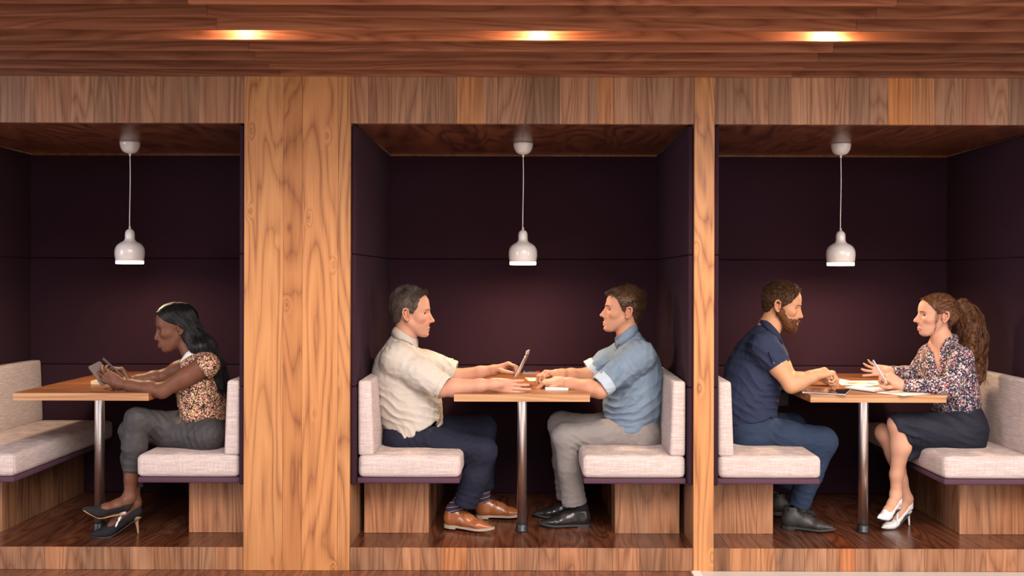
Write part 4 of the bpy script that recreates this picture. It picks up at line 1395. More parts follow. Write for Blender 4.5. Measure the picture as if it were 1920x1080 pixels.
# ------------------------------------------------------------------ man in the denim shirt
def man_denim():
    y = .50
    root = empty('person', P(1150, 985, y) * V3(1, 1, 0), 'young brown-haired man in a blue denim shirt and grey trousers, hands folded on the table', 'person')
    H = Head(P(1169, 587, y), -1, yaw=4, pitch=-5, sc=(1.0, .98, 1.0))
    par = dict(stubble=.12, stub_col=(.26, .15, .10), nose=.003, nosez=.004, jaw=.052, lips=.8, open=1.1)
    ns, fs = P(1200, 668, .33), P(1172, 664, .68)
    ne, fe = P(1125, 732, .27), P(1120, 706, .68)
    nw, fw = P(1052, 716, .36), P(1054, 701, .54)
    neckb = P(1183, 650, y)
    S = Sdf(); H.build(S, par)
    S.chain([H.T(-.018, 0, -.045), mixp(H.T(-.012, 0, -.07), neckb, .5), neckb], [.056, .057, .058], .02)
    S.econe(neckb, P(1188, 700, y), (.056, .07), (.095, .14), (0, 1, 0), .03)
    S.econe(P(1188, 700, y), P(1182, 800, y), (.10, .15), (.11, .14), (0, 1, 0), .04)
    for sh, el, wr in ((ns, ne, nw), (fs, fe, fw)):
        S.chain([sh, mixp(sh, el, .5), el], [.05, .046, .040], .02)
        S.chain([el, mixp(el, wr, .28), mixp(el, wr, .75), wr], [.042, .044, .033, .027], .02)
        S.cone(wr, mixp(el, wr, 1.15), .026, .024, .015)
    hand(S, nw, (-1, .14, -.05), (-.12, .15, -1), 1, curl=(42, 46, 50, 52), curl2=(48, 50, 52, 54), thumb=((.7, .6, .3), (.9, .1, .4), (.9, -.2, .4)), sc=1.0)
    hand(S, fw, (-1, -.18, .10), (-.2, -.1, -1), -1, curl=(34, 36, 40, 44), curl2=(44, 46, 48, 50), thumb=((.7, .6, .3), (.9, .2, .4), (.9, -.1, .4)), sc=1.0)
    V, F = S.mesh(.0065, [(H.O - .135, H.O + .125), (nw - V3(.16, .06, .06), nw + V3(.03, .08, .06)), (fw - V3(.16, .07, .06), fw + V3(.03, .06, .06))], .0024)
    Cc = H.paint(V, (.50, .25, .155), (.44, .17, .13), par)
    link('body', np_mesh('body', V, F, True, Cc), SKIN_M, root)
    BV = bvh(V, F)
    H.eyes(root, (.08, .13, .18), (.58, .53, .50), (.30, .05))
    hm = hairmat('brown_hair', (.022, .011, .006), (.105, .050, .025), .42, 45)
    H.brows(root, hm, BV, .0028, .0, par['open'], LASH)
    hx = ([-.10, -.075, -.05, -.02, .004, .012, .03, .045, .060, .078, .098, .112, .16], [-.080, -.070, -.060, -.048, -.038, .020, .026, .036, .044, .060, .080, .096, .102])
    o, V, F = cap_hair(H, root, hm, 'hair', .0065, hx, lambda x, yy, z: -z - .075, .0038, fuzz=.002, seed=5)
    q = H.local(V); Nn = vnormals(V, F)
    g = np.random.default_rng(5)
    sel = np.where((q[:, 0] < np.interp(q[:, 2], *hx) - .001) & (q[:, 2] > -.068))[0]; n = 6500; idx = g.choice(sel, n)
    ql = H.local(V[idx]); topw = np.clip((ql[:, 2] - .055) / .05, 0, 1)[:, None]
    front = np.clip((ql[:, :1] - .035) / .045, 0, 1) * topw
    clump = np.stack([vnoise(V[idx] * 30 + 5 * k) for k in range(3)], 1)
    dirs = Nn[idx] * (.26 + .34 * front) + H.F * (-.55 + .95 * front) - H.U * (.60 * (1 - topw)) + H.L * (-.35 * topw) + clump * .50 + g.normal(0, .08, (n, 3))
    dirs /= np.linalg.norm(dirs, axis=1, keepdims=True)
    mb = MB(); tufts(mb, V[idx] - Nn[idx] * .0015, dirs, .010 + .026 * topw[:, 0] * g.uniform(.55, 1.05, n), .0008 + .0006 * topw[:, 0], clump * .55 - Nn[idx] * .16, 4)
    mb.build('locks', hm, o)
    denim = weave('blue_denim_shirt', (0.095, 0.135, 0.19), (0.18, 0.235, 0.30), 650, 0.34, bs=0.2, rough=0.85, big=0.25)
    denim_in = weave('pale_denim_inside', (0.30, 0.35, 0.42), (0.42, 0.47, 0.54), 650, 0.25, bs=0.2)
    S = Sdf()
    c0, c1, c2, c3, c4 = P(1184, 652, y), P(1190, 676, y), P(1191, 706, y), P(1187, 755, y), P(1184, 802, y)
    S.econe(c0, c1, (.072, .085), (.112, .165), (0, 1, 0), .05)
    S.econe(c1, c2, (.112, .165), (.136, .176), (0, 1, 0), .05)
    S.econe(c2, c3, (.136, .176), (.148, .178), (0, 1, 0), .06)
    S.econe(c3, c4, (.148, .178), (.140, .182), (0, 1, 0), .06)
    cuf = []
    for sh, el, end in ((ns, ne, P(1127, 724, .275)), (fs, fe, P(1104, 696, .67))):
        S.cone(c1 + (sh - c1) * .3, sh, .085, .076, .05)
        a = mixp(sh, end, .86); d = nrm(end - mixp(sh, end, .6))
        S.chain([sh, mixp(sh, end, .5), a], [.078, .070, .060], .03, 1)
        S.cone(end - d * .05, end + d * .03, .052, .054, .003, 0, 's')
        Q = Sdf(); Q.cone(a - d * .014, end + d * .004, .0645, .062, .003, 3); Q.cone(a - d * .05, end + d * .05, .056, .055, .003, 0, 's'); cuf.append(Q)
    S.cone(neckb + V3(-.035, 0, -.012), H.T(.04, 0, -.09) + V3(-.02, 0, -.03), .040, .058, .015, 0, 's')
    S.plane(P(1228, 816, y), (-.22, 0, -.97), (P(1150, 870, 0) - V3(0, .3, 0), P(1260, 760, 0) + V3(0, 1.3, 0)), k=.01)
    S.plane(P(1130, 786, y), (-.1, 0, -1), (P(1090, 870, 0) - V3(0, .3, 0), P(1160, 760, 0) + V3(0, 1.3, 0)), k=.01)
    S.econe(c0, P(1176, 628, y), (.074, .09), (.065, .066), (0, 1, 0), .02)
    neckline(S, P(1176, 628, y), P(1153, 596, y) - P(1176, 628, y))
    sp = [(P(1160, 735, .3), .10, .006, (-.6, 0, .75), .045), (P(1140, 705, .28), .09, .005, (.8, 0, -.4), .040), (P(1150, 775, .35), .11, .0055, (-.2, 0, 1), .038), (P(1215, 770, .35), .13, .004, (-.5, 0, 1), .05),
          (P(1175, 680, .3), .10, .0035, (.8, 0, .5), .05), (P(1195, 645, .35), .07, .0035, (1, 0, .4), .035), (P(1120, 690, .66), .08, .005, (.6, 0, -.7), .035)]
    V, F = cloth(S, .0045, [(c_, r_, a_ * 1.4, d_, w_) for c_, r_, a_, d_, w_ in sp], .0032, 21.0)
    sh = link('shirt', np_mesh('shirt', V, F), denim, root)
    BS = bvh(V, F)
    for Q in cuf:
        V, F = cloth(Q, .0036, (), .0025, 8, 1); link('rolled_cuff', np_mesh('rolled_cuff', V, F), denim_in, sh)
    collar(sh, P(1176, 628, y), P(1153, 596, y) - P(1176, 628, y), (-1, 0, -.1), .062, .062, .030, .012, 18, denim, BS, point=.036)
    # side seam
    mb = MB(); tubes(mb, [spline([P(1196, 705, .325), P(1192, 745, .318), P(1196, 775, .318), P(1198, 798, .322)], 16)], .0011, 5)
    mb.build('seam', weave('navy_stitching', (.05, .07, .11), (.07, .09, .14), 300), sh, True)
    grey = weave('grey_wool', (0.165, 0.145, 0.135), (0.27, 0.24, 0.225), 520, 0.35, bs=0.3, rough=0.95)
    nl = (P(1204, 812, .405), P(1060, 818, .40), P(1077, 945, .425), (.088, .072, .069, .060, .066))
    fl = (P(1200, 808, .60), P(1052, 796, .61), P(1064, 934, .62), (.088, .072, .069, .060, .062))
    sp = knee_folds(*nl[:3], -1, .006) + knee_folds(*fl[:3], -1, .006)
    trousers(root, grey, (nl, fl), [(P(1188, 795, y), P(1202, 818, y), (.118, .155), (.112, .175), (0, 1, 0))], specs=sp, seed=14)
    sk = weave('black_sock', (.008, .008, .009), (.016, .016, .018), 500)
    for O, f, leg in ((P(1108, 981, .425), V3(-1, -.05, .0), nl), (P(1094, 972, .62), V3(-1, .02, .0), fl)):
        O = O.copy(); O[2] = .0
        shoe(root, O, f, (0, 0, 1), .284, leather_blk, sole_dark, lace_blk)
        T = frame_pts(O, f, (0, 0, 1))[0]
        S = Sdf(); S.chain([T(np.array([.06, 0, .07])), T(np.array([.05, 0, .10])), mixp(leg[2], leg[1], .15)], [.032, .034, .040], .02)
        V, F = S.mesh(.006); link('sock', np_mesh('sock', V, F), sk, root)
    return root


# ------------------------------------------------------------------ bearded man in navy
def man_beard():
    y = .50
    root = empty('person', P(1430, 985, y) * V3(1, 1, 0), 'bearded man with curly hair in a navy short-sleeved shirt and jeans', 'person')
    H = Head(P(1464, 576, y), +1, yaw=17, pitch=12, sc=(.99, .98, 1.0))
    par = dict(nose=.000, nosew=.002, jaw=.053, lips=1.0, open=.95)
    ns, fs = P(1433, 650, .33), P(1440, 648, .68)
    ne, fe = P(1484, 722, .26), P(1486, 716, .66)
    nw, fw = P(1531, 703, .27), P(1528, 705, .56)
    neckb = P(1432, 634, y)
    S = Sdf(); H.build(S, par)
    S.chain([H.T(-.022, 0, -.040), mixp(H.T(-.02, 0, -.06), neckb, .5), neckb], [.057, .060, .060], .02)
    S.econe(neckb, P(1416, 690, y), (.056, .07), (.095, .14), (0, 1, 0), .03)
    S.econe(P(1416, 690, y), P(1405, 795, y), (.10, .15), (.11, .14), (0, 1, 0), .04)
    for sh, el, wr in ((ns, ne, nw), (fs, fe, fw)):
        S.chain([sh, mixp(sh, el, .55), el], [.052, .050, .040], .02)
        S.chain([el, mixp(el, wr, .3), mixp(el, wr, .75), wr], [.042, .0435, .033, .028], .02)
        S.cone(wr, mixp(el, wr, 1.3), .027, .025, .015)
    hand(S, nw, (1, .05, .10), (.1, .0, -1), 1, curl=(58, 62, 68, 72), curl2=(40, 58, 66, 70), thumb=((.65, .5, .5), (.7, .0, .7), (.5, -.1, .85)), sc=.98)
    hand(S, fw, (1, -.1, -.1), (.1, .0, -1), -1, curl=(40, 42, 44, 46), sc=.98)
    V, F = S.mesh(.0065, [(H.O - .13, H.O + .135), (nw - V3(.03, .06, .09), nw + V3(.14, .06, .06))], .0024)
    Cc = H.paint(V, (.53, .275, .15), (.46, .20, .15), par)
    link('body', np_mesh('body', V, F, True, Cc), SKIN_M, root)
    BV = bvh(V, F)
    H.eyes(root, (.05, .03, .015), (.55, .49, .43), (-.2, -.3))
    hm = hairmat('dark_curls', (.020, .009, .005), (.10, .042, .016), .5, 70)
    bm_ = hairmat('auburn_beard', (.055, .018, .006), (.17, .060, .020), .5, 60)
    H.brows(root, hairmat('dark_brow', (.018, .010, .006), (.03, .015, .008)), BV, .0034, 0, par['open'], LASH)
    hx = ([-.10, -.075, -.05, -.02, .000, .010, .030, .045, .060, .078, .098, .112, .16], [-.080, -.066, -.056, -.047, -.038, .022, .036, .052, .062, .072, .080, .088, .092])
    o, V, F = cap_hair(H, root, hm, 'hair', .010, hx, lambda x, yy, z: -z - .072, .0036, fuzz=.004, seed=9)
    q = H.local(V); Nn = vnormals(V, F); g = np.random.default_rng(8)
    sel = np.where((q[:, 0] < np.interp(q[:, 2], *hx) - .001) & (q[:, 2] > .0))[0]; n = 2600; idx = g.choice(sel, n)
    tw = np.clip((H.local(V[idx])[:, 2] - .03) / .05, 0.1, 1)
    paths = []
    for i in range(n):
        a = nrm(Nn[idx[i]] + g.normal(0, .25, 3)); u = nrm(np.cross(a, g.normal(0, 1, 3))); v = np.cross(a, u)
        t = np.linspace(0, 1, 9); r = .0030 * tw[i] * g.uniform(.6, 1.2); ph = g.uniform(0, 6)
        paths.append(V[idx[i]] - Nn[idx[i]] * .003 + np.outer(t * .011 * tw[i] * g.uniform(.5, 1.3), a) + np.outer(r * np.cos(t * 8 + ph), u) + np.outer(r * np.sin(t * 8 + ph), v))
    mb = MB(); tubes(mb, np.array(paths), .0009, 3); mb.build('curls', hm, o, True)
    sel = np.where((q[:, 0] < np.interp(q[:, 2], *hx) - .001) & (q[:, 2] < .085) & (q[:, 2] > -.07))[0]; n = 4500; idx = g.choice(sel, n)
    dirs = Nn[idx] * .35 - H.F * .3 - H.U * .35 + g.normal(0, .35, (n, 3)); dirs /= np.linalg.norm(dirs, axis=1, keepdims=True)
    mb = MB(); tufts(mb, V[idx] - Nn[idx] * .001, dirs, g.uniform(.004, .008, n), .0007, g.normal(0, .5, (n, 3))); mb.build('cropped_sides', hm, o)
    # beard
    S = Sdf(); gr = .0075
    H.e(S, (.070, 0, -.060), (.030, .036, .042), .0, grow=gr * .6)
    for sg in (-1, 1):
        H.c(S, (.006, sg * .056, -.030), (.060, sg * .022, -.090), .017 + gr * .7, .016 + gr * 1.3, .03)
        H.c(S, (.016, sg * .060, .005), (.010, sg * .058, -.03), .012, .016, .02)
        H.c(S, (.106, sg * .003, -.052), (.092, sg * .026, -.062), .0055, .006, .006)
    H.e(S, (.078, 0, -.098), (.024, .026, .024), .02, grow=gr * .5)
    S.add(H.lfn(lambda x, yy, z: z + .040 - np.clip((.062 - x) * .9, 0, .07) + np.clip((x - .075) * .8, 0, 1) * 0), H.O - .2, H.O + .2, .006, 'i') 
    # mouth opening
    H.e(S, (.106, 0, -.0675), (.022, .0185, .0115), .003, 's')
    V, F = S.mesh(.0034); Nn = vnormals(V, F)
    V = V + Nn * (.0016 * (vnoise(V * 190) + vnoise(V * 90)))[:, None]
    bo = link('beard', np_mesh('beard', V, F), bm_, root)
    n = 5000; idx = g.choice(len(V), n); dirs = Nn[idx] * .45 - H.U * .55 + H.F * .1 + g.normal(0, .3, (n, 3)); dirs /= np.linalg.norm(dirs, axis=1, keepdims=True)
    mb = MB(); tufts(mb, V[idx] - Nn[idx] * .002, dirs, g.uniform(.004, .010, n), .0007, g.normal(0, .5, (n, 3))); mb.build('whiskers', bm_, bo)
    navy = weave('navy_jersey', (0.014, 0.019, 0.045), (0.028, 0.036, 0.074), 800, 0.22, bs=0.15, rough=0.85)
    S = Sdf()
    c0, c1, c2, c3, c4 = P(1432, 636, y), P(1424, 664, y), P(1414, 700, y), P(1403, 752, y), P(1404, 802, y)
    S.econe(c0, c1, (.074, .085), (.118, .165), (0, 1, 0), .05)
    S.econe(c1, c2, (.118, .165), (.142, .176), (0, 1, 0), .05)
    S.econe(c2, c3, (.142, .176), (.140, .178), (0, 1, 0), .06)
    S.econe(c3, c4, (.140, .178), (.138, .182), (0, 1, 0), .06)
    cuffs = []
    for sh, el, end in ((ns, ne, P(1457, 685, .30)), (fs, fe, P(1462, 684, .67))):
        S.cone(c1 + (sh - c1) * .3, sh, .088, .076, .05)
        d = nrm(end - sh)
        S.chain([sh, mixp(sh, end, .55), end - d * .012], [.076, .068, .061], .03, 1)
        S.cone(end - d * .02, end + d * .03, .050, .052, .003, 0, 's')
        cuffs.append((end - d * .030, end + d * .004, .0635, .0615))
    S.cone(neckb + V3(.035, 0, -.012), H.T(.03, 0, -.09) + V3(.03, 0, -.04), .038, .055, .015, 0, 's')
    S.plane(P(1385, 790, y), (.28, 0, -1), (P(1330, 850, 0) - V3(0, .3, 0), P(1470, 752, 0) + V3(0, 1.3, 0)), k=.01)
    S.econe(c0, P(1443, 621, y), (.078, .09), (.070, .069), (0, 1, 0), .02)
    neckline(S, P(1443, 621, y), P(1466, 599, y) - P(1443, 621, y))
    sp = [(P(1425, 720, .3), .14, .005, (.7, 0, .75), .055), (P(1440, 752, .35), .09, .005, (.2, 0, 1), .035), (P(1405, 640, .35), .09, .005, (.5, 0, 1), .05), (P(1448, 668, .28), .06, .0035, (.6, 0, .8), .035), (P(1400, 770, .33), .10, .0035, (.5, 0, 1), .04)]
    V, F = cloth(S, .0045, sp, .0022, 31.0)
    sh = link('shirt', np_mesh('shirt', V, F), navy, root)
    for i, q in enumerate(cuffs): cuff(sh, navy, *q, seed=i * 2.9, out=.0015)
    collar(sh, P(1443, 621, y), P(1466, 599, y) - P(1443, 621, y), (1, 0, -.6), .066, .066, .022, .010, 22, navy, bvh(V, F), point=.022)
    d = nrm(P(1457, 685, .30) - ns); b0 = P(1450, 682, .235)
    mb = MB(); tubes(mb, [[P(1441, 660, .236), P(1446, 672, .233), b0]], [.010, .010, .009], 8, .25); tab = mb.build('sleeve_tab', navy, sh, True)
    mb = MB(); q = b0 + V3(0, -.004, .004); tubes(mb, [[q, q + V3(0, -.003, 0)]], .0042, 12); mb.build('button', plain('grey_button', (.25, .25, .27), .3), tab, True)
    jean = weave('blue_jeans', (0.010, 0.017, 0.036), (0.027, 0.043, 0.080), 700, 0.4, bs=0.25, rough=0.9, big=0.25)
    nl = (P(1404, 806, .41), P(1541, 828, .385), P(1497, 948, .40), (.092, .080, .077, .064, .056))
    fl = (P(1408, 802, .60), P(1484, 800, .66), P(1466, 915, .62), (.090, .078, .074, .06, .052))
    sp = knee_folds(*nl[:3], 1, .0055) + knee_folds(*fl[:3], 1) + [(mixp(nl[0], nl[1], .45), .13, .0035, V3(.5, 0, .85), .045)]
    jo = trousers(root, jean, (nl, fl), [(P(1404, 785, y), P(1402, 815, y), (.125, .16), (.120, .180), (0, 1, 0))], specs=sp, seed=24)
    st = plain('pale_stitching', (.42, .36, .28), .8); mb = MB()
    for path in ([P(1400, 802, .318), P(1440, 803, .322), P(1500, 803, .303), P(1545, 812, .303), P(1560, 822, .308), P(1556, 850, .322)], [P(1385, 818, .323), P(1395, 824, .32), P(1420, 833, .325)], [P(1387, 792, .325), P(1394, 799, .32), P(1420, 803, .319)]):
        tubes(mb, [spline(path, 30)], .0010, 4)
    # turned hem
    hem = nl[2]; d = nrm(hem - nl[1]); S = Sdf(); S.cone(hem - d * .028, hem + d * .004, .0575, .058, .003, 3); S.cone(hem - d * .06, hem + d * .05, .05, .05, .003, 0, 's'); V, F = cloth(S, .004, (), .002, 2, 1)
    link('turned_hem', np_mesh('turned_hem', V, F), jean, jo)
    for O, f, leg in ((P(1464, 986, .40), P(1551, 994, .31) - P(1464, 986, .40), nl), (P(1438, 955, .62), V3(1, .1, -.12), fl)):
        O = O.copy(); O[2] = .002 if leg is nl else .028; f = np.array(f); f[2] = 0 if leg is nl else -.1
        shoe(root, O, f, (0, 0, 1), .286, leather_gry, sole_dark, lace_blk, boot=.03)
    return root


# ------------------------------------------------------------------ woman with the phone
def woman_phone():
    y = .33
    root = empty('person', P(330, 1005, y) * V3(1, 1, 0), 'woman with long straight black hair in a floral white-collared blouse, looking down at a phone', 'person')
    H = Head(P(334, 617, y), -1, yaw=19, pitch=11, sc=(1.03, .97, 1.0))
    par = dict(fem=1, muz=.006, nose=-.004, nosew=.0035, jaw=.049, chin=.076, lips=1.2, open=.5)
    ns, fs = P(388, 684, .195), P(362, 682, .47)
    ne, fe = P(304, 733, .16), P(306, 707, .46)
    nw, fw = P(226, 719.5, .19), P(243, 716, .37)
    neckb = P(368, 672, y)
    S = Sdf(); H.build(S, par)
    S.chain([H.T(-.018, 0, -.045), mixp(H.T(-.014, 0, -.06), neckb, .5), neckb], [.047, .046, .055], .02)
    S.econe(neckb, P(378, 715, y), (.05, .065), (.085, .125), (0, 1, 0), .04)
    S.econe(P(378, 715, y), P(384, 800, y), (.085, .125), (.095, .13), (0, 1, 0), .04)
    for sh, el, wr in ((ns, ne, nw), (fs, fe, fw)):
        S.cone(neckb + (sh - neckb) * .3, sh, .05, .052, .03)
        S.chain([sh, mixp(sh, el, .5), el], [.054, .048, .036], .02)
        S.chain([el, mixp(el, wr, .3), mixp(el, wr, .75), wr], [.039, .0395, .030, .0245], .02)
        S.cone(wr, mixp(el, wr, 1.12), .0235, .022, .015)
    hand(S, nw, (-.86, .12, .42), (-.20, .92, .30), 1, curl=(14, 20, 24, 28), curl2=(22, 26, 30, 34), spread=(10, 4, -2, -8), thumb=((.45, .85, .05), (.55, .80, -.05), (.65, .70, .1)), sc=1.02, thick=.9)
    hand(S, fw, (-.55, -.05, .80), (-.55, -.45, -.2), -1, curl=(38, 48, 56, 60), curl2=(50, 56, 60, 60), thumb=((.7, .5, .5), (.8, .1, .6), (.8, -.1, .6)), sc=.92, thick=.9)
    # legs: the far one crossed over the near one
    nk, na = P(247, 808, .33), P(251, 940, .215)
    fk, fa = P(257, 787, .175), P(223, 920, .12)
    nO = P(263, 1001.5, .25); nO[2] = 0.0
    nf = V3(-.21, -.075, 0)
    fu = nrm(V3(.40, .40, .82)); ff = nrm(V3(-.46, -.62, .50))
    tn, _, _, _ = frame_pts(nO, nf, (0, 0, 1)); tnp = lambda *p: tn(np.array(p, float))
    fO = P(219, 990, .135)
    tf, _, _, _ = frame_pts(fO, ff, fu); tfp = lambda *p: tf(np.array(p, float) * (.230 / .245))
    na = tnp(.028, 0, .165); fa = tfp(.030, 0, .168)
    for kn, an, t in ((nk, na, tnp), (fk, fa, tfp)):
        S.chain([mixp(kn, an, .1), mixp(kn, an, .35), mixp(kn, an, .75), an], [.046, .047, .031, .029], .02)
        foot_in_pump(S, t, 1.0 if t is tnp else .94, an)
    V, F = S.mesh(.0065, [(H.O - .13, H.O + .12), (nw - V3(.19, .06, .05), nw + V3(.03, .09, .13)), (fw - V3(.11, .08, .05), fw + V3(.03, .06, .13))], .0024)
    Cc = H.paint(V, (.135, .053, .029), (.14, .055, .044), par)
    link('body', np_mesh('body', V, F, True, Cc), SKIN_D, root)
    BV = bvh(V, F)
    H.eyes(root, (.015, .008, .005), (.45, .38, .34), (0, -.5))
    hm = hairmat('black_hair', (.0035, .003, .0032), (.012, .0095, .0095), .40, 30)
    H.brows(root, plain('black_brow', (.012, .007, .005), .6), BV, .0030, 0, par['open'], LASH)
    hx = ([-.12, -.075, -.05, -.02, .010, .034, .05, .065, .085, .105, .118, .16], [-.034, -.034, -.034, -.032, -.024, .020, .045, .062, .076, .090, .096, .100])
    def mass(Q):
        Q.econe(H.T(-.055, 0, .05), H.T(-.070, 0, -.03), (.042, .070), (.042, .076), H.L, .04)
        Q.chain([H.T(-.060, -.035, -.03), P(383, 650, y + .05), P(402, 690, y + .06), P(413, 722, y + .06)], [.05, .046, .036, .016], .03)
        Q.chain([H.T(-.050, .045, -.03), P(376, 652, y - .06), P(402, 692, y - .05), P(414, 728, y - .05)], [.045, .045, .034, .014], .03)
        Q.chain([H.T(-.066, 0, -.03), P(386, 650, y), P(408, 690, y), P(418, 724, y)], [.05, .048, .036, .014], .03)
    o, V, F = cap_hair(H, root, hm, 'hair', .0075, (hx[0], hx[1]), None, .004, prims=None)
    Q = Sdf(); mass(Q); V2, F2 = Q.mesh(.0038)
    fl = nrm(P(414, 725, y) - P(378, 645, y)); pe = nrm(np.cross(fl, V3(0, 1, 0)))
    cw = np.stack([V2 @ fl * 7 + .8 * vnoise(V2 * 12), V2 @ pe * 190, V2[:, 1] * 190], 1)
    V2 = V2 + vnormals(V2, F2) * (.0010 * (vnoise(cw) + .7 * vnoise(cw * np.array([1, 2.1, 2.1]) + 11)))[:, None]
    link('long_hair', np_mesh('long_hair', V2, F2), hm, o)
    # strands from the middle parting, over the side of the head and down the back
    g = np.random.default_rng(21); paths = []
    for i in range(620):
        sg = 1 if g.random() < .72 else -1
        u = g.random(); a = np.interp(u, [0, .4, 1], [.088, .03, -.085])
        top = H.T(a, sg * .004, np.interp(a, [-.085, -.05, 0, .04, .07, .09], [.105, .132, .146, .141, .126, .108]))
        v = g.random()
        s1 = H.T(np.interp(u, [0, .4, 1], [.050, .005, -.09]), sg * np.interp(u, [0, .5, 1], [.070, .083, .055]), np.interp(u, [0, 1], [.074, .088])) + g.normal(0, .0015, 3)
        s2 = H.T(np.interp(u, [0, .5, 1], [-.016, -.045, -.105]), sg * np.interp(u, [0, .5, 1], [.094, .092, .060]), np.interp(u, [0, 1], [.018, .02])) + g.normal(0, .002, 3)
        s3 = H.T(np.interp(u, [0, .5, 1], [-.036, -.07, -.112]), sg * np.interp(u, [0, .5, 1], [.090, .090, .055]), -.055) + g.normal(0, .004, 3)
        lat = y - sg * np.interp(u, [0, 1], [.105, .01])
        px = np.interp(u, [0, .35, 1], [379, 390, 407]) + g.normal(0, 3)
        m1 = P(px, 668 + g.normal(0, 3), lat + g.normal(0, .006))
        px2 = np.interp(u, [0, .35, 1], [398, 404, 421]) + g.normal(0, 3)
        m2 = P(px2, 698 + g.normal(0, 4), lat * .75 + y * .25)
        e = P(np.interp(u, [0, 1], [408, 428]) + g.normal(0, 4), 722 + g.normal(0, 12), lat * .6 + y * .4)
        paths.append(spline([top, s1, s2, s3, m1, m2, e], 26))
    rad = .0022 * np.interp(np.linspace(0, 1, 26), [0, .1, .8, 1], [.5, 1, .9, .2])
    b1, b2 = bvh(V, F), bvh(V2, F2)
    def lift(p, d):
        for bv_ in (b1, b2):
            hit, no, _, dist = bv_.find_nearest(Vector(p)); q = np.array(hit); n_ = np.array(no)
            if dist < .035 and (p - q) @ n_ < d: p = q + n_ * d
        return p
    for k in range(len(paths)):
        d_ = g.uniform(.0004, .0022)
        paths[k] = np.array([lift(p, d_) for p in paths[k]])
        paths[k][1:-1] = (paths[k][:-2] + 2 * paths[k][1:-1] + paths[k][2:]) / 4
    for v in g.choice(np.where(V2[:, 2] > P(0, 700, y)[2])[0], 420):
        p = V2[v].copy(); pts = []; d_ = g.uniform(.0003, .002)
        for i in range(26):
            hit, no, _, _ = b2.find_nearest(Vector(p)); q = np.array(hit) + np.array(no) * d_; pts.append(q)
            w_ = np.clip((q[2] - P(0, 690, y)[2]) / .12, 0, 1)
            p = q + nrm(fl * (1 - .45 * w_) + V3(.1, 0, -1) * .45 * w_) * .0085
        paths.append(np.array(pts))
    mb = MB(); tubes(mb, np.array(paths), rad, 4); mb.build('strands', hm, o, True)
    # blouse
    bl = floral('spotted_blouse', (.010, .007, .008), [(.55, .32, .17), (.62, .42, .24), (.40, .12, .10), (.66, .50, .33), (.48, .26, .10), (.30, .07, .09)], 104, .46, .3)
    S = Sdf()
    c0, c1, c2, c3, c4 = P(368, 674, y), P(374, 694, y), P(374, 722, y), P(380, 760, y), P(386, 800, y)
    S.econe(c0, c1, (.058, .075), (.093, .135), (0, 1, 0), .04)
    S.econe(c1, c2, (.093, .135), (.110, .140), (0, 1, 0), .04)
    S.econe(c2, c3, (.110, .140), (.104, .132), (0, 1, 0), .05)
    S.econe(c3, c4, (.104, .132), (.108, .145), (0, 1, 0), .05)
    for sh, el in ((ns, ne), (fs, fe)):
        S.cone(c0 + (sh - c0) * .35 + V3(0, 0, .0), sh, .058, .062, .035)
        e_ = sh + nrm(el - sh) * .022
        S.cone(sh, e_, .059, .063, .02, 1)
        S.cone(sh + nrm(el - sh) * .012, sh + nrm(el - sh) * .12, .0585, .054, .003, 0, 's')
    S.cone(neckb + V3(-.02, 0, .0), H.T(.0, 0, -.08), .045, .052, .012, 0, 's')
    S.plane(P(360, 789, y), (.0, 0, -1), (P(320, 850, 0) - V3(0, .3, 0), P(440, 770, 0) + V3(0, 1.2, 0)), k=.012)
    NC = P(355, 656, y); NAX = nrm(P(340, 621, y) - NC)
    neckline(S, NC, NAX, .12)
    sp = [(P(385, 735, .22), .13, .0035, (.5, 0, .9), .05), (P(350, 770, .25), .09, .003, (.9, 0, .4), .04), (P(372, 700, .2), .06, .003, (.7, 0, -.7), .035)]
    V, F = cloth(S, .0048, sp, .0016, 41.0)
    b = link('blouse', np_mesh('blouse', V, F), bl, root)
    # flat rounded white collar
    wh = weave('white_cotton', (.70, .66, .62), (.80, .76, .72), 900, .2, bs=.1)
    from mathutils.bvhtree import BVHTree
    bv = BVHTree.FromPolygons([tuple(v) for v in V], [tuple(int(i) for i in f) for f in F])
    f = nrm(V3(-1, 0, 0) - NAX * (V3(-1, 0, 0) @ NAX)); l = np.cross(NAX, f)
    for sg in (1, -1):
        n = 30; th = np.linspace(math.radians(6), math.radians(168), n); rows = []
        for j, w in enumerate(np.linspace(0, 1, 8)):
            wd = .078 * np.sin(np.clip((th - th[0]) / .5, 0, 1) * np.pi / 2) ** .6
            q = NC + NAX * (.012 - .02 * w) + np.outer(np.cos(th) * (.050 + w * wd), f) + sg * np.outer(np.sin(th) * (.049 + w * wd), l)
            out = []
            for k in range(n):
                p = Vector(q[k]); hit, no, _, _ = bv.find_nearest(p)
                d = (q[k] - NC); d = nrm(d - NAX * (d @ NAX))
                no = np.array(no); no = no if no @ (d + NAX) > 0 else -no
                out.append(np.array(hit) + no * .004 if j > 0 else np.array(hit) + NAX * .010)
            rows.append(out)
        Vc = np.concatenate(rows); i = np.arange(n - 1)
        Fc = np.concatenate([np.stack([a * n + i, a * n + i + 1, (a + 1) * n + i + 1, (a + 1) * n + i], 1) for a in range(7)])
        Vc = relax(Vc, Fc, 3, .5)
        if sg < 0: Fc = Fc[:, ::-1]
        c_ = link('collar', np_mesh('collar', Vc, Fc), wh, b); md = c_.modifiers.new('thick', 'SOLIDIFY'); md.thickness = .003; md.offset = 1
    # cropped grey trousers
    tr = weave('slate_satin_cotton', (.034, .030, .031), (.058, .052, .053), 800, .2, bs=.12, rough=.55)
    nh, fh = P(392, 816, .215), P(388, 806, .42)
    nhem = mixp(nk, na, .80); fhem = mixp(fk, fa, .66)
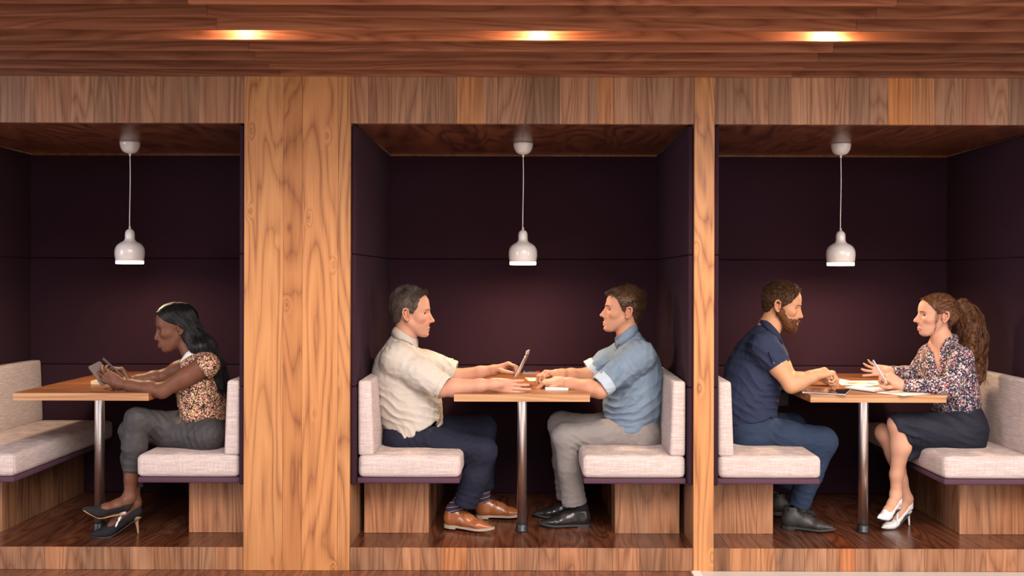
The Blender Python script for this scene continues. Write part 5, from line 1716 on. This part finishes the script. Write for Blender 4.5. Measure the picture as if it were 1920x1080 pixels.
    legs = ((nh, nk, nhem, (.088, .071, .061, .054, .046)), (fh, fk, fhem, (.086, .068, .060, .058, .047)))
    sp = knee_folds(nh, nk, nhem, -1, .004) + knee_folds(fh, fk, fhem, -1, .004) + [(P(375, 815, .2), .08, .006, (1, 0, .35), .035)]
    trousers(root, tr, legs, [(P(386, 795, y), P(392, 822, y), (.098, .135), (.105, .165), (0, 1, 0))], specs=sp, seed=34, k=.04)
    pump(root, nO, nf, (0, 0, 1), .245, suede_blk, suede_blk, plain('tan_heel', (.30, .16, .08), .4), sole_dark)
    pump(root, fO, ff, fu, .230, suede_blk, suede_blk, silver, sole_tan)
    return root


# ------------------------------------------------------------------ woman with the ponytail
def woman_pony():
    y = .42
    root = empty('person', P(1780, 990, y) * V3(1, 1, 0), 'woman with a wavy brown ponytail, dark floral blouse and navy skirt, holding a pen', 'person')
    H = Head(P(1757, 595, y), -1, yaw=-1, pitch=0, sc=(.97, .95, .92))
    par = dict(fem=1, nose=.004, nosez=.006, jaw=.048, chin=.074, lips=.85, open=1.15)
    ns, fs = P(1803, 672, .28), P(1745, 664, .57)
    ne, fe = P(1782, 727, .20), P(1716, 708, .57)
    nw, fw = P(1690, 722, .25), P(1668, 697, .46)
    neckb = P(1768, 648, y)
    tl = nrm(V3(-.40, 1, 0))                       # sideways axis of her turned trunk
    tfw = nrm(V3(-1, -.40, 0))
    S = Sdf(); H.build(S, par)
    S.chain([H.T(-.018, 0, -.045), mixp(H.T(-.014, 0, -.06), neckb, .5), neckb], [.045, .045, .056], .02)
    S.econe(neckb, P(1774, 690, y), (.055, .09), (.088, .13), tl, .04)
    S.econe(P(1774, 690, y), P(1790, 790, y), (.088, .13), (.09, .12), tl, .04)
    for sh, el, wr in ((ns, ne, nw), (fs, fe, fw)):
        S.cone(neckb + (sh - neckb) * .3 - V3(0, 0, .01), sh, .045, .044, .03)
        S.chain([sh, mixp(sh, el, .5), el], [.044, .038, .033], .02)
        S.chain([el, mixp(el, wr, .3), mixp(el, wr, .75), wr], [.034, .035, .028, .0235], .02)
        S.cone(wr, mixp(el, wr, 1.12), .023, .021, .015)
    hand(S, nw, (-.80, .05, .55), (-.45, .75, -.30), 1, curl=(52, 60, 62, 66), curl2=(62, 66, 70, 70), thumb=((.65, .6, .45), (.75, .1, .65), (.7, -.2, .6)), sc=.90, thick=.92)
    hand(S, fw, (-.97, -.05, .12), (-.10, -.85, .35), -1, curl=(8, 12, 14, 16), curl2=(10, 14, 16, 18), spread=(16, 5, -6, -17), thumb=((.25, .95, .1), (.2, .97, .05), (.1, .98, .0)), sc=.92, thick=.9)
    # legs: near one crossed over the far one
    nk, fk = P(1684, 795, .32), P(1660, 812, .44)
    PS = .220 / .245
    fO = P(1707, 983.5, .47); fO[2] = 0
    ff = nrm(V3(-.82, -.44, 0))
    nu = nrm(V3(.10, .24, .95)); nf_ = nrm(V3(-.70, -.64, .22))
    nO = P(1684, 981, .34)
    t1 = frame_pts(fO, ff, (0, 0, 1))[0]; tfp = lambda *p: t1(np.array(p, float) * PS)
    t2 = frame_pts(nO, nf_, nu)[0]; tnp = lambda *p: t2(np.array(p, float) * PS)
    na, fa = tnp(.030, 0, .165), tfp(.030, 0, .165)
    for hip, kn, an, t in ((P(1795, 812, .35), nk, na, tnp), (P(1790, 815, .50), fk, fa, tfp)):
        S.chain([mixp(hip, kn, .4), mixp(hip, kn, .75), kn], [.062, .058, .051], .02)
        cb = mixp(kn, an, .32) + V3(.018, 0, 0)
        S.chain([kn, cb, mixp(kn, an, .72), an], [.049, .050, .032, .028], .025)
        foot_in_pump(S, t, PS, an)
    V, F = S.mesh(.0065, [(H.O - .13, H.O + .12), (nw - V3(.13, .06, .05), nw + V3(.03, .09, .10)), (fw - V3(.19, .08, .07), fw + V3(.03, .06, .11))], .0024)
    Cc = H.paint(V, (.56, .30, .20), (.50, .19, .155), par)
    link('body', np_mesh('body', V, F, True, Cc), SKIN_M, root)
    BV = bvh(V, F)
    H.eyes(root, (.06, .065, .06), (.56, .51, .48), (.1, 0))
    hm = hairmat('chestnut_hair', (.042, .015, .0065), (.165, .066, .027), .45, 20)
    H.brows(root, hairmat('brown_brow', (.03, .015, .01), (.05, .025, .015)), BV, .0024, .001, par['open'], LASH)
    hx = ([-.12, -.075, -.05, -.02, .010, .030, .045, .060, .080, .105, .118, .16], [-.070, -.060, -.052, -.045, -.030, .016, .040, .052, .066, .082, .088, .092])
    o, V, F = cap_hair(H, root, hm, 'hair', .0065, hx, None, .004)
    g = np.random.default_rng(33)
    tie = H.T(-.112, 0, .075)
    paths = []
    hl = [(.086, .0, .112), (.080, .025, .106), (.066, .050, .080), (.048, .064, .052), (.022, .076, .028), (-.012, .086, .034), (-.035, .080, .005), (-.045, .066, -.035), (-.055, .045, -.065), (-.062, .012, -.078)]
    hlp = np.array(hl)
    C0 = np.array([-.012, 0, .035]); R = np.array([.106, .0885, .105])
    def onscalp(q, gr=0):
        d = np.asarray(q) - C0; return C0 + d / np.linalg.norm(d / R) * (1 + gr)
    for i in range(520):
        u = g.uniform(0, len(hlp) - 1.001); j = int(u); st = hlp[j] * (1 - u + j) + hlp[j + 1] * (u - j)
        sg = 1 if g.random() < .7 else -1
        st = st * np.array([1, sg, 1]) + g.normal(0, .003, 3)
        te = np.array([-.108, sg * .006, .074]) + g.normal(0, .005, 3); pts = []
        for t in np.linspace(0, 1, 9):
            q = st * (1 - t) + te * t
            q = onscalp(q, .012 + g.normal(0, .008)) if 0.02 < t < .97 else q
            q = q + np.array([0, 0, .002 * math.sin(math.pi * t)]) * (st[2] > .03)
            pts.append(H.T(*q))
        paths.append(spline(pts, 22))
    mb = MB(); tubes(mb, np.array(paths), .0019 * np.interp(np.linspace(0, 1, 22), [0, .15, 1], [.5, 1, 1]), 4); mb.build('swept_strands', hm, o, True)
    mb = MB(); tubes(mb, [tie + .013 * (np.outer(np.cos(np.linspace(0, 6.3, 20)), H.L) + np.outer(np.sin(np.linspace(0, 6.3, 20)), nrm(H.U + H.F * .4)))], .004, 8); mb.build('hair_tie', plain('dark_hair_tie', (.01, .007, .006), .7), o, True)
    # ponytail: core and wavy strands
    axis = [tie, P(1806, 571, y), P(1820, 600, y), P(1824, 635, y), P(1826, 670, y), P(1832, 705, y), P(1834, 726, y)]
    lf = [(0, 0), (.3, -12), (0, 0)]
    paths = []
    ax_s = spline(axis, 40); wd = np.interp(np.linspace(0, 1, 40), [0, .08, .25, .5, .75, 1], [.010, .028, .056, .066, .050, .018])
    Q = Sdf()
    for i in range(0, 36, 3): Q.cone(ax_s[i], ax_s[i + 3], wd[i] * .68, wd[i + 3] * .68, .02)
    V, F = Q.mesh(.005); Nn = vnormals(V, F); V = V + Nn * (.006 * vnoise(V * 45) + .004 * vnoise(V * 100))[:, None]
    pt = link('ponytail', np_mesh('ponytail', V, F), hm, o)
    for i in range(700):
        if i % 14 == 0: ck = (g.uniform(0, 2 * math.pi), g.uniform(.40, 1.15) ** .7, g.uniform(.55, 1.0), g.uniform(0, 6.3), g.uniform(2.0, 3.6) * 2 * math.pi, g.uniform(.008, .017))
        a = ck[0] + g.normal(0, .10); r = ck[1] * g.normal(1, .06); L = ck[2] * g.uniform(.9, 1.02); ns_ = 34
        t = np.linspace(0, L, ns_); c = np.stack([np.interp(t, np.linspace(0, 1, 40), ax_s[:, k]) for k in range(3)], 1)
        w = np.interp(t, np.linspace(0, 1, 40), wd) * r
        wob = ck[5] * np.clip(t * 3, 0, 1); ph = ck[3] + g.normal(0, .25); fq = ck[4]
        off = np.stack([np.cos(a) * w + wob * np.sin(t * fq + ph), np.sin(a) * w * .8 + wob * np.cos(t * fq + ph), .004 * np.sin(t * fq * .7 + ph)], 1)
        paths.append(c + off + np.outer(np.clip(t - .7, 0, 1) ** 2 * g.normal(0, .25), V3(1, 0, 0)))
    mb = MB(); tubes(mb, np.array(paths), .0016 * np.interp(np.linspace(0, 1, 34), [0, .8, 1], [1, .9, .25]), 4); mb.build('wavy_strands', hm, pt, True)
    # loose wisps by the ear
    mb = MB()
    for k in range(9):
        w = g.normal(0, .006, (4, 3)) * np.array([1, .2, 1])
        tubes(mb, [spline([H.T(*(np.array(q) + w[i])) for i, q in enumerate([(.026, .070, .045), (.026, .079, .008), (.030, .077, -.035), (.040, .070, -.075)][:int(g.integers(3, 5))])], 14)], .0007, 4)
    mb.build('wisps', hm, o, True)
    # blouse
    bl = floral('floral_blouse', (.012, .013, .032), [(.50, .44, .42), (.62, .52, .48), (.36, .22, .21), (.42, .08, .075), (.55, .40, .30), (.20, .22, .34)], 78, .40, .95)
    S = Sdf()
    c0, c1, c2, c3, c4 = P(1769, 650, y), P(1774, 680, y), P(1780, 712, y), P(1792, 752, y), P(1794, 772, y)
    S.econe(c0, c1, (.062, .085), (.105, .140), tl, .04)
    S.econe(c1, c2, (.105, .140), (.118, .138), tl, .04)
    S.econe(c2, c3, (.118, .138), (.112, .132), tl, .05)
    S.econe(c3, c4, (.112, .132), (.098, .118), tl, .03)
    for sh, el, wr in ((ns, ne, nw), (fs, fe, fw)):
        S.cone(c0 + (sh - c0) * .35 - V3(0, 0, .012), sh, .054, .054, .035)
        S.chain([sh, mixp(sh, el, .5), el], [.056, .054, .052], .03)
        wq = mixp(el, wr, .97)
        S.chain([el, mixp(el, wr, .4), mixp(el, wr, .86)], [.052, .046, .036], .03)
        S.cone(mixp(el, wr, .84), wq, .0325, .033, .006, 1)
        S.cone(mixp(el, wr, .90), mixp(el, wr, 1.1), .0265, .027, .003, 0, 's')
    # plunging V at the front
    vb, vt = P(1748, 704, .30), neckb + tfw * .05
    S.econe(vb, vt + V3(0, 0, .03), (.045, .004), (.09, .040), tl, .006, 's')
    S.cone(neckb + tfw * .02, H.T(.0, 0, -.08), .048, .055, .012, 0, 's')
    neckline(S, P(1771, 638, y), P(1764, 610, y) - P(1771, 638, y), .12)
    sp = [(ne + V3(0, 0, .02), .09, .006, (.5, 0, .85), .04), (mixp(ne, nw, .5), .07, .0045, nw - ne, .035), (P(1795, 755, .3), .10, .006, (1, .3, .25), .034), (P(1735, 690, .5), .10, .005, (.6, .3, -.8), .04), (P(1800, 690, .28), .08, .004, (.8, 0, .6), .045)]
    V, F = cloth(S, .0048, sp, .0024, 51.0)
    b = link('blouse', np_mesh('blouse', V, F), bl, root)
    collar(b, P(1771, 639, y), P(1764, 610, y) - P(1771, 638, y), tfw, .056, .060, .022, .012, 48, bl, bvh(V, F), point=.03, wide=.02)
    # pale camisole inside the V
    S = Sdf(); S.econe(P(1774, 700, y) + tfw * .03, P(1782, 740, y) + tfw * .03, (.074, .10), (.08, .10), tl, .02); S.plane(P(1752, 697, .32), (-.5, -.4, .9), (P(1700, 760, 0) - V3(0, .3, 0), P(1860, 660, 0) + V3(0, 1.2, 0)))
    V, F = S.mesh(.006); link('camisole', np_mesh('camisole', V, F), weave('pale_camisole', (.55, .47, .36), (.62, .54, .43), 600), b)
    # pencil skirt
    sk = weave('navy_crepe', (.010, .010, .018), (.018, .019, .030), 700, .2, bs=.12, rough=.7)
    S = Sdf()
    nh, fh = P(1795, 812, .34), P(1792, 812, .50)
    S.econe(P(1795, 762, y), P(1796, 800, y), (.108, .125), (.122, .165), tl, .04)
    S.econe(P(1796, 800, y), P(1796, 822, y), (.122, .165), (.115, .165), tl, .04)
    S.chain([nh, mixp(nh, nk, .5), mixp(nh, nk, 1.02)], [.088, .078, .064], .05)
    S.chain([fh, mixp(fh, fk, .5), mixp(fh, fk, .96)], [.088, .076, .062], .07)
    S.chain([nh, mixp(nh, nk, .95) + V3(.03, .03, -.075)], [.07, .055], .06)
    S.chain([P(1715, 850, .36), P(1703, 864, .34)], [.030, .008], .05)
    # hem runs from above the knee diagonally down behind the calf
    S.plane(P(1676, 805, .32), (-.86, -.05, -.36), (P(1600, 900, 0) - V3(0, .3, 0), P(1735, 740, 0) + V3(0, 1.2, 0)), k=.004)
    for hip, kn, an in ((nh, nk, na), (fh, fk, fa)):
        S.chain([mixp(hip, kn, .72), kn, mixp(kn, an, .35) + V3(.012, 0, 0)], [.053, .054, .053], .004, op='s')
    S.plane(P(1796, 758, y), (0, 0, 1), (P(1700, 800, 0) - V3(0, .3, 0), P(1860, 730, 0) + V3(0, 1.2, 0)))
    sp = [(P(1800, 790, .28), .12, .005, (.35, 0, 1), .045), (P(1720, 800, .27), .10, .005, (.4, 0, .9), .05), (P(1705, 840, .3), .07, .004, (1, 0, .3), .03)]
    V, F = cloth(S, .0048, sp, .0014, 61.0)
    link('skirt', np_mesh('skirt', V, F), sk, root)
    pump(root, fO, ff, (0, 0, 1), .220, patent_wht, patent_wht, patent_wht, sole_dark)
    pump(root, nO, nf_, nu, .220, patent_wht, patent_wht, patent_wht, sole_dark)
    return root


man_cream(); man_denim(); man_beard(); woman_phone(); woman_pony()

# ================================================================== things on and over the tables
def quad_slab(name, pts, th, m, parent=None, c=.0):
    """thin sheet with the four given top corners"""
    p = np.array(pts, float); n = nrm(np.cross(p[1] - p[0], p[3] - p[0])); n = n if n[2] >= 0 else -n
    ce = p.mean(0); q = p
    if c:                                  # rounded corners
        q = []
        for i in range(4):
            a, b, d = p[i - 1], p[i], p[(i + 1) % 4]
            u, v = nrm(a - b), nrm(d - b)
            for t in np.linspace(0, 1, 5): q.append(b + u * c * (1 - t) ** 2 + v * c * t ** 2)
        q = np.array(q)
    k = len(q); V = np.concatenate([q, q - n * th, [q.mean(0)], [q.mean(0) - n * th]]); i = np.arange(k); j = (i + 1) % k
    F4 = np.stack([i, j, k + j, k + i], 1); F3 = np.concatenate([np.stack([np.full(k, 2 * k), j, i], 1), np.stack([np.full(k, 2 * k + 1), k + i, k + j], 1)])
    cr = np.cross(q[1] - q[0], q[2] - q[0])
    me = np_mesh(name, V, [F3, F4], False)
    bm = bmesh.new(); bm.from_mesh(me); bmesh.ops.recalc_face_normals(bm, faces=bm.faces); bm.to_mesh(me); bm.free()
    return link(name, me, m, parent)


def on(px, py, z):
    """point at height z that shows at this pixel"""
    py_ = py - (px - 990) * ROLL; px_ = px + (py - 520) * ROLL
    k = (EYE - z) / ((py_ - 520) * SC)
    return V3((px_ - 990) * SC * k, (k - 1) * CD, z)


def rect_on(c, w, d, ang, z):
    a = math.radians(ang); u = V3(math.cos(a), math.sin(a), 0); v = V3(-math.sin(a), math.cos(a), 0); c = V3(c[0], c[1], z)
    return [c - u * w / 2 - v * d / 2, c + u * w / 2 - v * d / 2, c + u * w / 2 + v * d / 2, c - u * w / 2 + v * d / 2]


def pen(name, a, b, m, m2, label, r=.0042):
    root = empty(name, mixp(a, b, .5), label, 'pen')
    a, b = np.asarray(a), np.asarray(b)
    mb = MB(); tubes(mb, [np.array([mixp(a, b, t) for t in (0.10, .12, .5, .97, 1.0)])], np.array([.8, 1, 1, 1, .7]) * r, 12); body = mb.build('barrel', m, root, True)
    mb = MB(); tubes(mb, [np.array([mixp(a, b, t) for t in (0.0, .02, .102)])], np.array([.15, .35, .8]) * r, 10); mb.build('tip', m2, root, True)
    d = nrm(b - a); sd = nrm(np.cross(d, V3(0, 1, .2)))
    mb = MB(); tubes(mb, [np.array([mixp(a, b, .98) + sd * r, mixp(a, b, .97) + sd * r * 1.7, mixp(a, b, .72) + sd * r * 1.5])], .0009, 6); mb.build('clip', m2, root, True)
    return root


paper_m = plain('white_paper', (.62, .59, .57), .8)
cream_paper = plain('cream_paper', (.58, .52, .43), .8)
alu = plain('silver_tablet_back', (.62, .60, .58), .32, .85)
glass_blk = plain('black_glass', (.010, .010, .012), .08, spec=.6, coat=.4)
phone_grey = plain('taupe_phone_back', (.13, .095, .085), .38, .25)
yellow_m = plain('yellow_paper', (.80, .50, .16), .8)
white_pl = plain('white_plastic', (.72, .70, .68), .35)
red_pl = plain('red_plastic', (.55, .03, .03), .35)
teal_pl = plain('teal_plastic', (.02, .22, .30), .35)
TZ = TH + .0006

# phone in the left woman's hand: taupe back to us, screen to her
e2 = nrm(V3(-.0415, -.044, -.0257)); e1 = V3(.054, -.013, -.065); e1 = nrm(e1 - e2 * (e1 @ e2)); c0 = P(187.5, 676.5, .262)
root = empty('smartphone', c0, 'taupe-backed smartphone held up by the woman with the long black hair', 'phone')
nn = nrm(np.cross(e1, e2)); nn = nn if nn[1] < 0 else -nn
pts = [c0, c0 + e1 * .126, c0 + e1 * .126 + e2 * .068, c0 + e2 * .068]
def both(pts, off): return [p + nn * off for p in pts]
ob = quad_slab('case', pts, .0085, phone_grey, root, .009)
inn = lambda k: [mixp(p, np.mean(pts, 0), k) for p in pts]
sgn = np.cross(e1, e2); sgn = 1 if (nrm(np.cross(pts[1] - pts[0], pts[3] - pts[0])) * (1 if np.cross(pts[1] - pts[0], pts[3] - pts[0])[2] >= 0 else -1)) @ nn > 0 else -1
quad_slab('screen', [p - nn * (.0092 if sgn > 0 else .0006) for p in inn(.05)], .0006, glass_blk, root, .008)
lens = np.mean([pts[0], pts[0], pts[0], pts[0], pts[2]], 0) + nn * (.0008 if sgn > 0 else .0092)
pen('pen', P(236, 711, .31), P(193, 671, .30), plain('dark_pen_barrel', (.05, .04, .05), .3), plain('gilt_pen_end', (.70, .42, .18), .3, .7), 'slim dark pen in the fingers of the woman with the phone')

# pads on the left table
root = empty('sticky_notes', on(178, 721, TZ), 'pad of yellow sticky notes on the table by the phone', 'notepad')
c = on(181, 721, TZ)
for i in range(3):
    quad_slab(('yellow_sheets', 'white_sheets', 'backing')[i], rect_on(c + V3(.012, .06, 0), .095, .105, 2 + i * .5, TZ + (.018, .009, .003)[i]), (.009, .006, .0028)[i], (yellow_m, paper_m, cream_paper)[i], root)
root = empty('notepad', on(232, 733, TZ), 'white spiral notepad lying under the forearm of the woman with the phone', 'notepad')
c = on(232, 731, TZ) + V3(.01, .055, 0)
quad_slab('cover', rect_on(c, .165, .125, 12, TZ + .002), .0018, plain('dark_cover', (.03, .02, .02), .5), root, .004)
quad_slab('pages', rect_on(c, .160, .120, 12, TZ + .0085), .0062, paper_m, root, .003)
mb = MB()
for t in np.linspace(-.052, .052, 18):
    a = math.radians(12); o_ = V3(c[0], c[1], TZ + .005) + V3(-math.sin(a), math.cos(a), 0) * t + V3(math.cos(a), math.sin(a), 0) * -.078
    th = np.linspace(0, 2 * math.pi, 13)
    tubes(mb, [o_ + np.outer(np.cos(th) * .006, V3(math.cos(a), math.sin(a), 0)) + np.outer(np.sin(th) * .0056, V3(0, 0, 1))], .0009, 5)
mb.build('spiral', plain('pink_wire', (.50, .16, .18), .4), root, True)

# middle table
a, b = P(966.5, 706, .50), P(988, 664, .50); up_ = nrm(b - a)
root = empty('tablet', a, 'slim silver tablet held upright, edge-on, by the grey-haired man', 'tablet')
dn = V3(.10, 1, 0); dn = nrm(dn - up_ * (dn @ up_))
pts = [a - dn * .105, a + dn * .105, b + dn * .105, b - dn * .105]
quad_slab('back_shell', pts, .0055, alu, root, .010)
n_ = np.cross(up_, dn); n_ = n_ if n_[2] > 0 else -n_
quad_slab('screen', [p + n_ * .0008 for p in [mixp(q, np.mean(pts, 0), .05) for q in pts]], .0007, glass_blk, root, .006)
t2 = nrm(V3(.22, 0, 1)); q = b + n_ * .0
quad_slab('folded_cover', [b - dn * .105, b + dn * .105, b + dn * .105 + t2 * .022, b - dn * .105 + t2 * .022], .003, plain('pale_cover', (.62, .52, .42), .6), root, .004)
root = empty('pencil_case', on(997, 699, TZ), 'flat clear pencil case with red and teal ends, on the table behind the tablet', 'case')
c = on(996, 701, TZ) + V3(0, .03, 0)
quad_slab('tray', rect_on(c, .105, .05, 0, TZ + .006), .0055, plain('clear_tray', (.30, .22, .20), .2), root, .006)
quad_slab('red_end', rect_on(c + V3(.040, 0, 0), .026, .046, 0, TZ + .013), .0065, red_pl, root, .004)
quad_slab('teal_end', rect_on(c + V3(-.042, 0, 0), .018, .046, 0, TZ + .012), .0055, teal_pl, root, .004)
quad_slab('grey_lid', rect_on(c + V3(.002, 0, 0), .05, .044, 0, TZ + .010), .0035, plain('grey_lid', (.16, .15, .16), .3), root, .004)
c = on(1001, 712, TZ)
tag(quad_slab('paper_sheet', [on(984, 708, TZ), on(1020, 708, TZ), on(1020, 714.5, TZ), on(992, 714.5, TZ)], .0006, cream_paper), 'small cream paper sheet on the table between the two men in shirts', 'paper')
root = empty('notebook', on(1040, 727, TZ), 'closed white notebook under the hands of the man in the denim shirt', 'notebook')
pts = [on(1022, 728.5, TZ + .010), on(1066, 728.5, TZ + .010), on(1064, 719, TZ + .010), on(1024, 719, TZ + .010)]
quad_slab('cover', pts, .002, plain('white_cover', (.72, .70, .72), .4), root, .004)
quad_slab('pages', [mixp(p, np.mean(pts, 0), .02) - V3(0, 0, .002) for p in pts], .0078, paper_m, root, .002)
pen('pen', on(1013, 699.5, TZ + .004), on(1046, 697.5, TZ + .004), plain('black_pen_barrel', (.02, .02, .025), .3), alu, 'black pen behind the folded hands of the man in the denim shirt')

# right table
zt = TZ + .0075
pts = [on(1503, 734.5, zt), on(1586, 739, zt), on(1595, 730.5, zt), on(1516, 728, zt)]
root = empty('tablet', np.mean(pts, 0), 'tablet with a black glass screen lying flat at the edge of the right table', 'tablet')
quad_slab('back_shell', pts, .0062, alu, root, .010)
quad_slab('screen', [mixp(p, np.mean(pts, 0), .03) + V3(0, 0, .0006) for p in pts], .0006, glass_blk, root, .006)
for i, (pp, lb) in enumerate((([on(1527, 714.5, TZ), on(1572, 717, TZ), on(1592, 713, TZ), on(1556, 707, TZ)], 'loose white sheet reaching out behind the hand of the bearded man'),
                              ([on(1503, 701.5, TZ), on(1530, 701.5, TZ), on(1522, 697.8, TZ), on(1507, 697.8, TZ)], 'white paper at the wall end of the right table, behind the bearded man'),
                              ([on(1636, 735, TZ), on(1694, 742.3, TZ), on(1747, 738.8, TZ), on(1690, 731, TZ)], 'white sheet under the forearm of the woman with the ponytail'))):
    tag(quad_slab('paper_sheet', pp, .0005, paper_m), lb, 'paper')
pts = [on(1578, 722, TZ + .001), on(1655, 722.5, TZ + .001), on(1656, 713.5, TZ + .001), on(1562, 714, TZ + .001)]
root = empty('chart_sheet', np.mean(pts, 0), 'printed sheet with a coloured fan chart, between the bearded man and the woman', 'paper')
quad_slab('sheet', pts, .0006, paper_m, root)
cc = mixp(pts[1], pts[3], .42); ex = pts[1] - pts[0]; ex = nrm(ex); ey = V3(-ex[1], ex[0], 0)
for i, colr in enumerate(((.75, .08, .06), (.80, .20, .06), (.80, .42, .12), (.45, .42, .20), (.10, .38, .50), (.05, .26, .48))):
    mb = MB(); th = np.radians(np.linspace(180 - 30 * i, 150 - 30 * i, 8)); o_ = cc + V3(0, -.02, .0008)
    V = np.concatenate([o_ + np.outer(np.cos(th) * .035, ex) + np.outer(np.sin(th) * .028, ey), o_ + np.outer(np.cos(th) * .082, ex) + np.outer(np.sin(th) * .070, ey)]); k = np.arange(7)
    mb.add(V, np.stack([k, k + 1, k + 9, k + 8], 1)[:, ::-1]); mb.build('chart_sector', plain('print_%d' % i, colr, .7), root)
mb = MB()
for i in range(7):
    p = mixp(pts[0], pts[3], .15 + .1 * i) + ex * .03 + V3(0, 0, .0004); mb.add(*cbox(p[0], p[0] + rnd.uniform(.03, .06), p[1], p[1] + .006, p[2], p[2] + .0002, 0))
mb.build('print_lines', plain('grey_print', (.42, .40, .38), .8), root)
root = empty('spiral_notebook', on(1630, 729, TZ), 'open spiral notebook with a dark cover and pink rings, under the pen', 'notebook')
zn = TZ + .011
pts = [on(1584, 725.5, zn), on(1638, 732.5, zn), on(1672, 727.5, zn), on(1616, 720.5, zn)]
quad_slab('cover', [p - V3(0, 0, .007) for p in pts], .0035, plain('slate_cover', (.05, .05, .06), .4), root, .003)
quad_slab('pages', pts, .0068, paper_m, root, .002)
mb = MB(); d = pts[2] - pts[1]; sd = nrm(V3(d[1], -d[0], 0))
for t in np.linspace(.04, .96, 22):
    th = np.linspace(0, 2 * math.pi, 11); o_ = pts[1] + d * t - V3(0, 0, .004)
    tubes(mb, [o_ + np.outer(np.cos(th) * .006, sd) + np.outer(np.sin(th) * .006, V3(0, 0, 1))], .0009, 5)
mb.build('spiral', plain('red_wire', (.48, .12, .12), .4), root, True)
pen('pen', P(1664, 720, .235), P(1637, 675, .22), plain('silver_blue_barrel', (.50, .54, .66), .25, .4), plain('silver_clip', (.7, .7, .72), .25, .9), 'silver-blue pen held by the woman with the ponytail')

# wall sockets under the tables
def socket(px, py, label):
    p = P(px, py, BACK); root = empty('wall_socket', p, label, 'socket', None)
    x, z = p[0], p[2]
    mp = plain('dark_socket_plate', (.055, .045, .05), .5)
    rbox('plate', (x - .043, x + .043, BACK - .010, BACK + .002, z - .043, z + .043), .004, mp, root, 2)
    for dx in (-.018, .018):
        mb = MB(); 
        for hx, hz in ((0, .008), (-.008, -.006), (.008, -.006)): mb.box(x + dx + hx - .002, x + dx + hx + .002, BACK - .0106, BACK - .0098, z + hz - .003, z + hz + .003, .0005)
        mb.build('pin_slots', black_pl, root)


socket(1465, 748, 'dark wall socket low on the padding behind the bearded man')
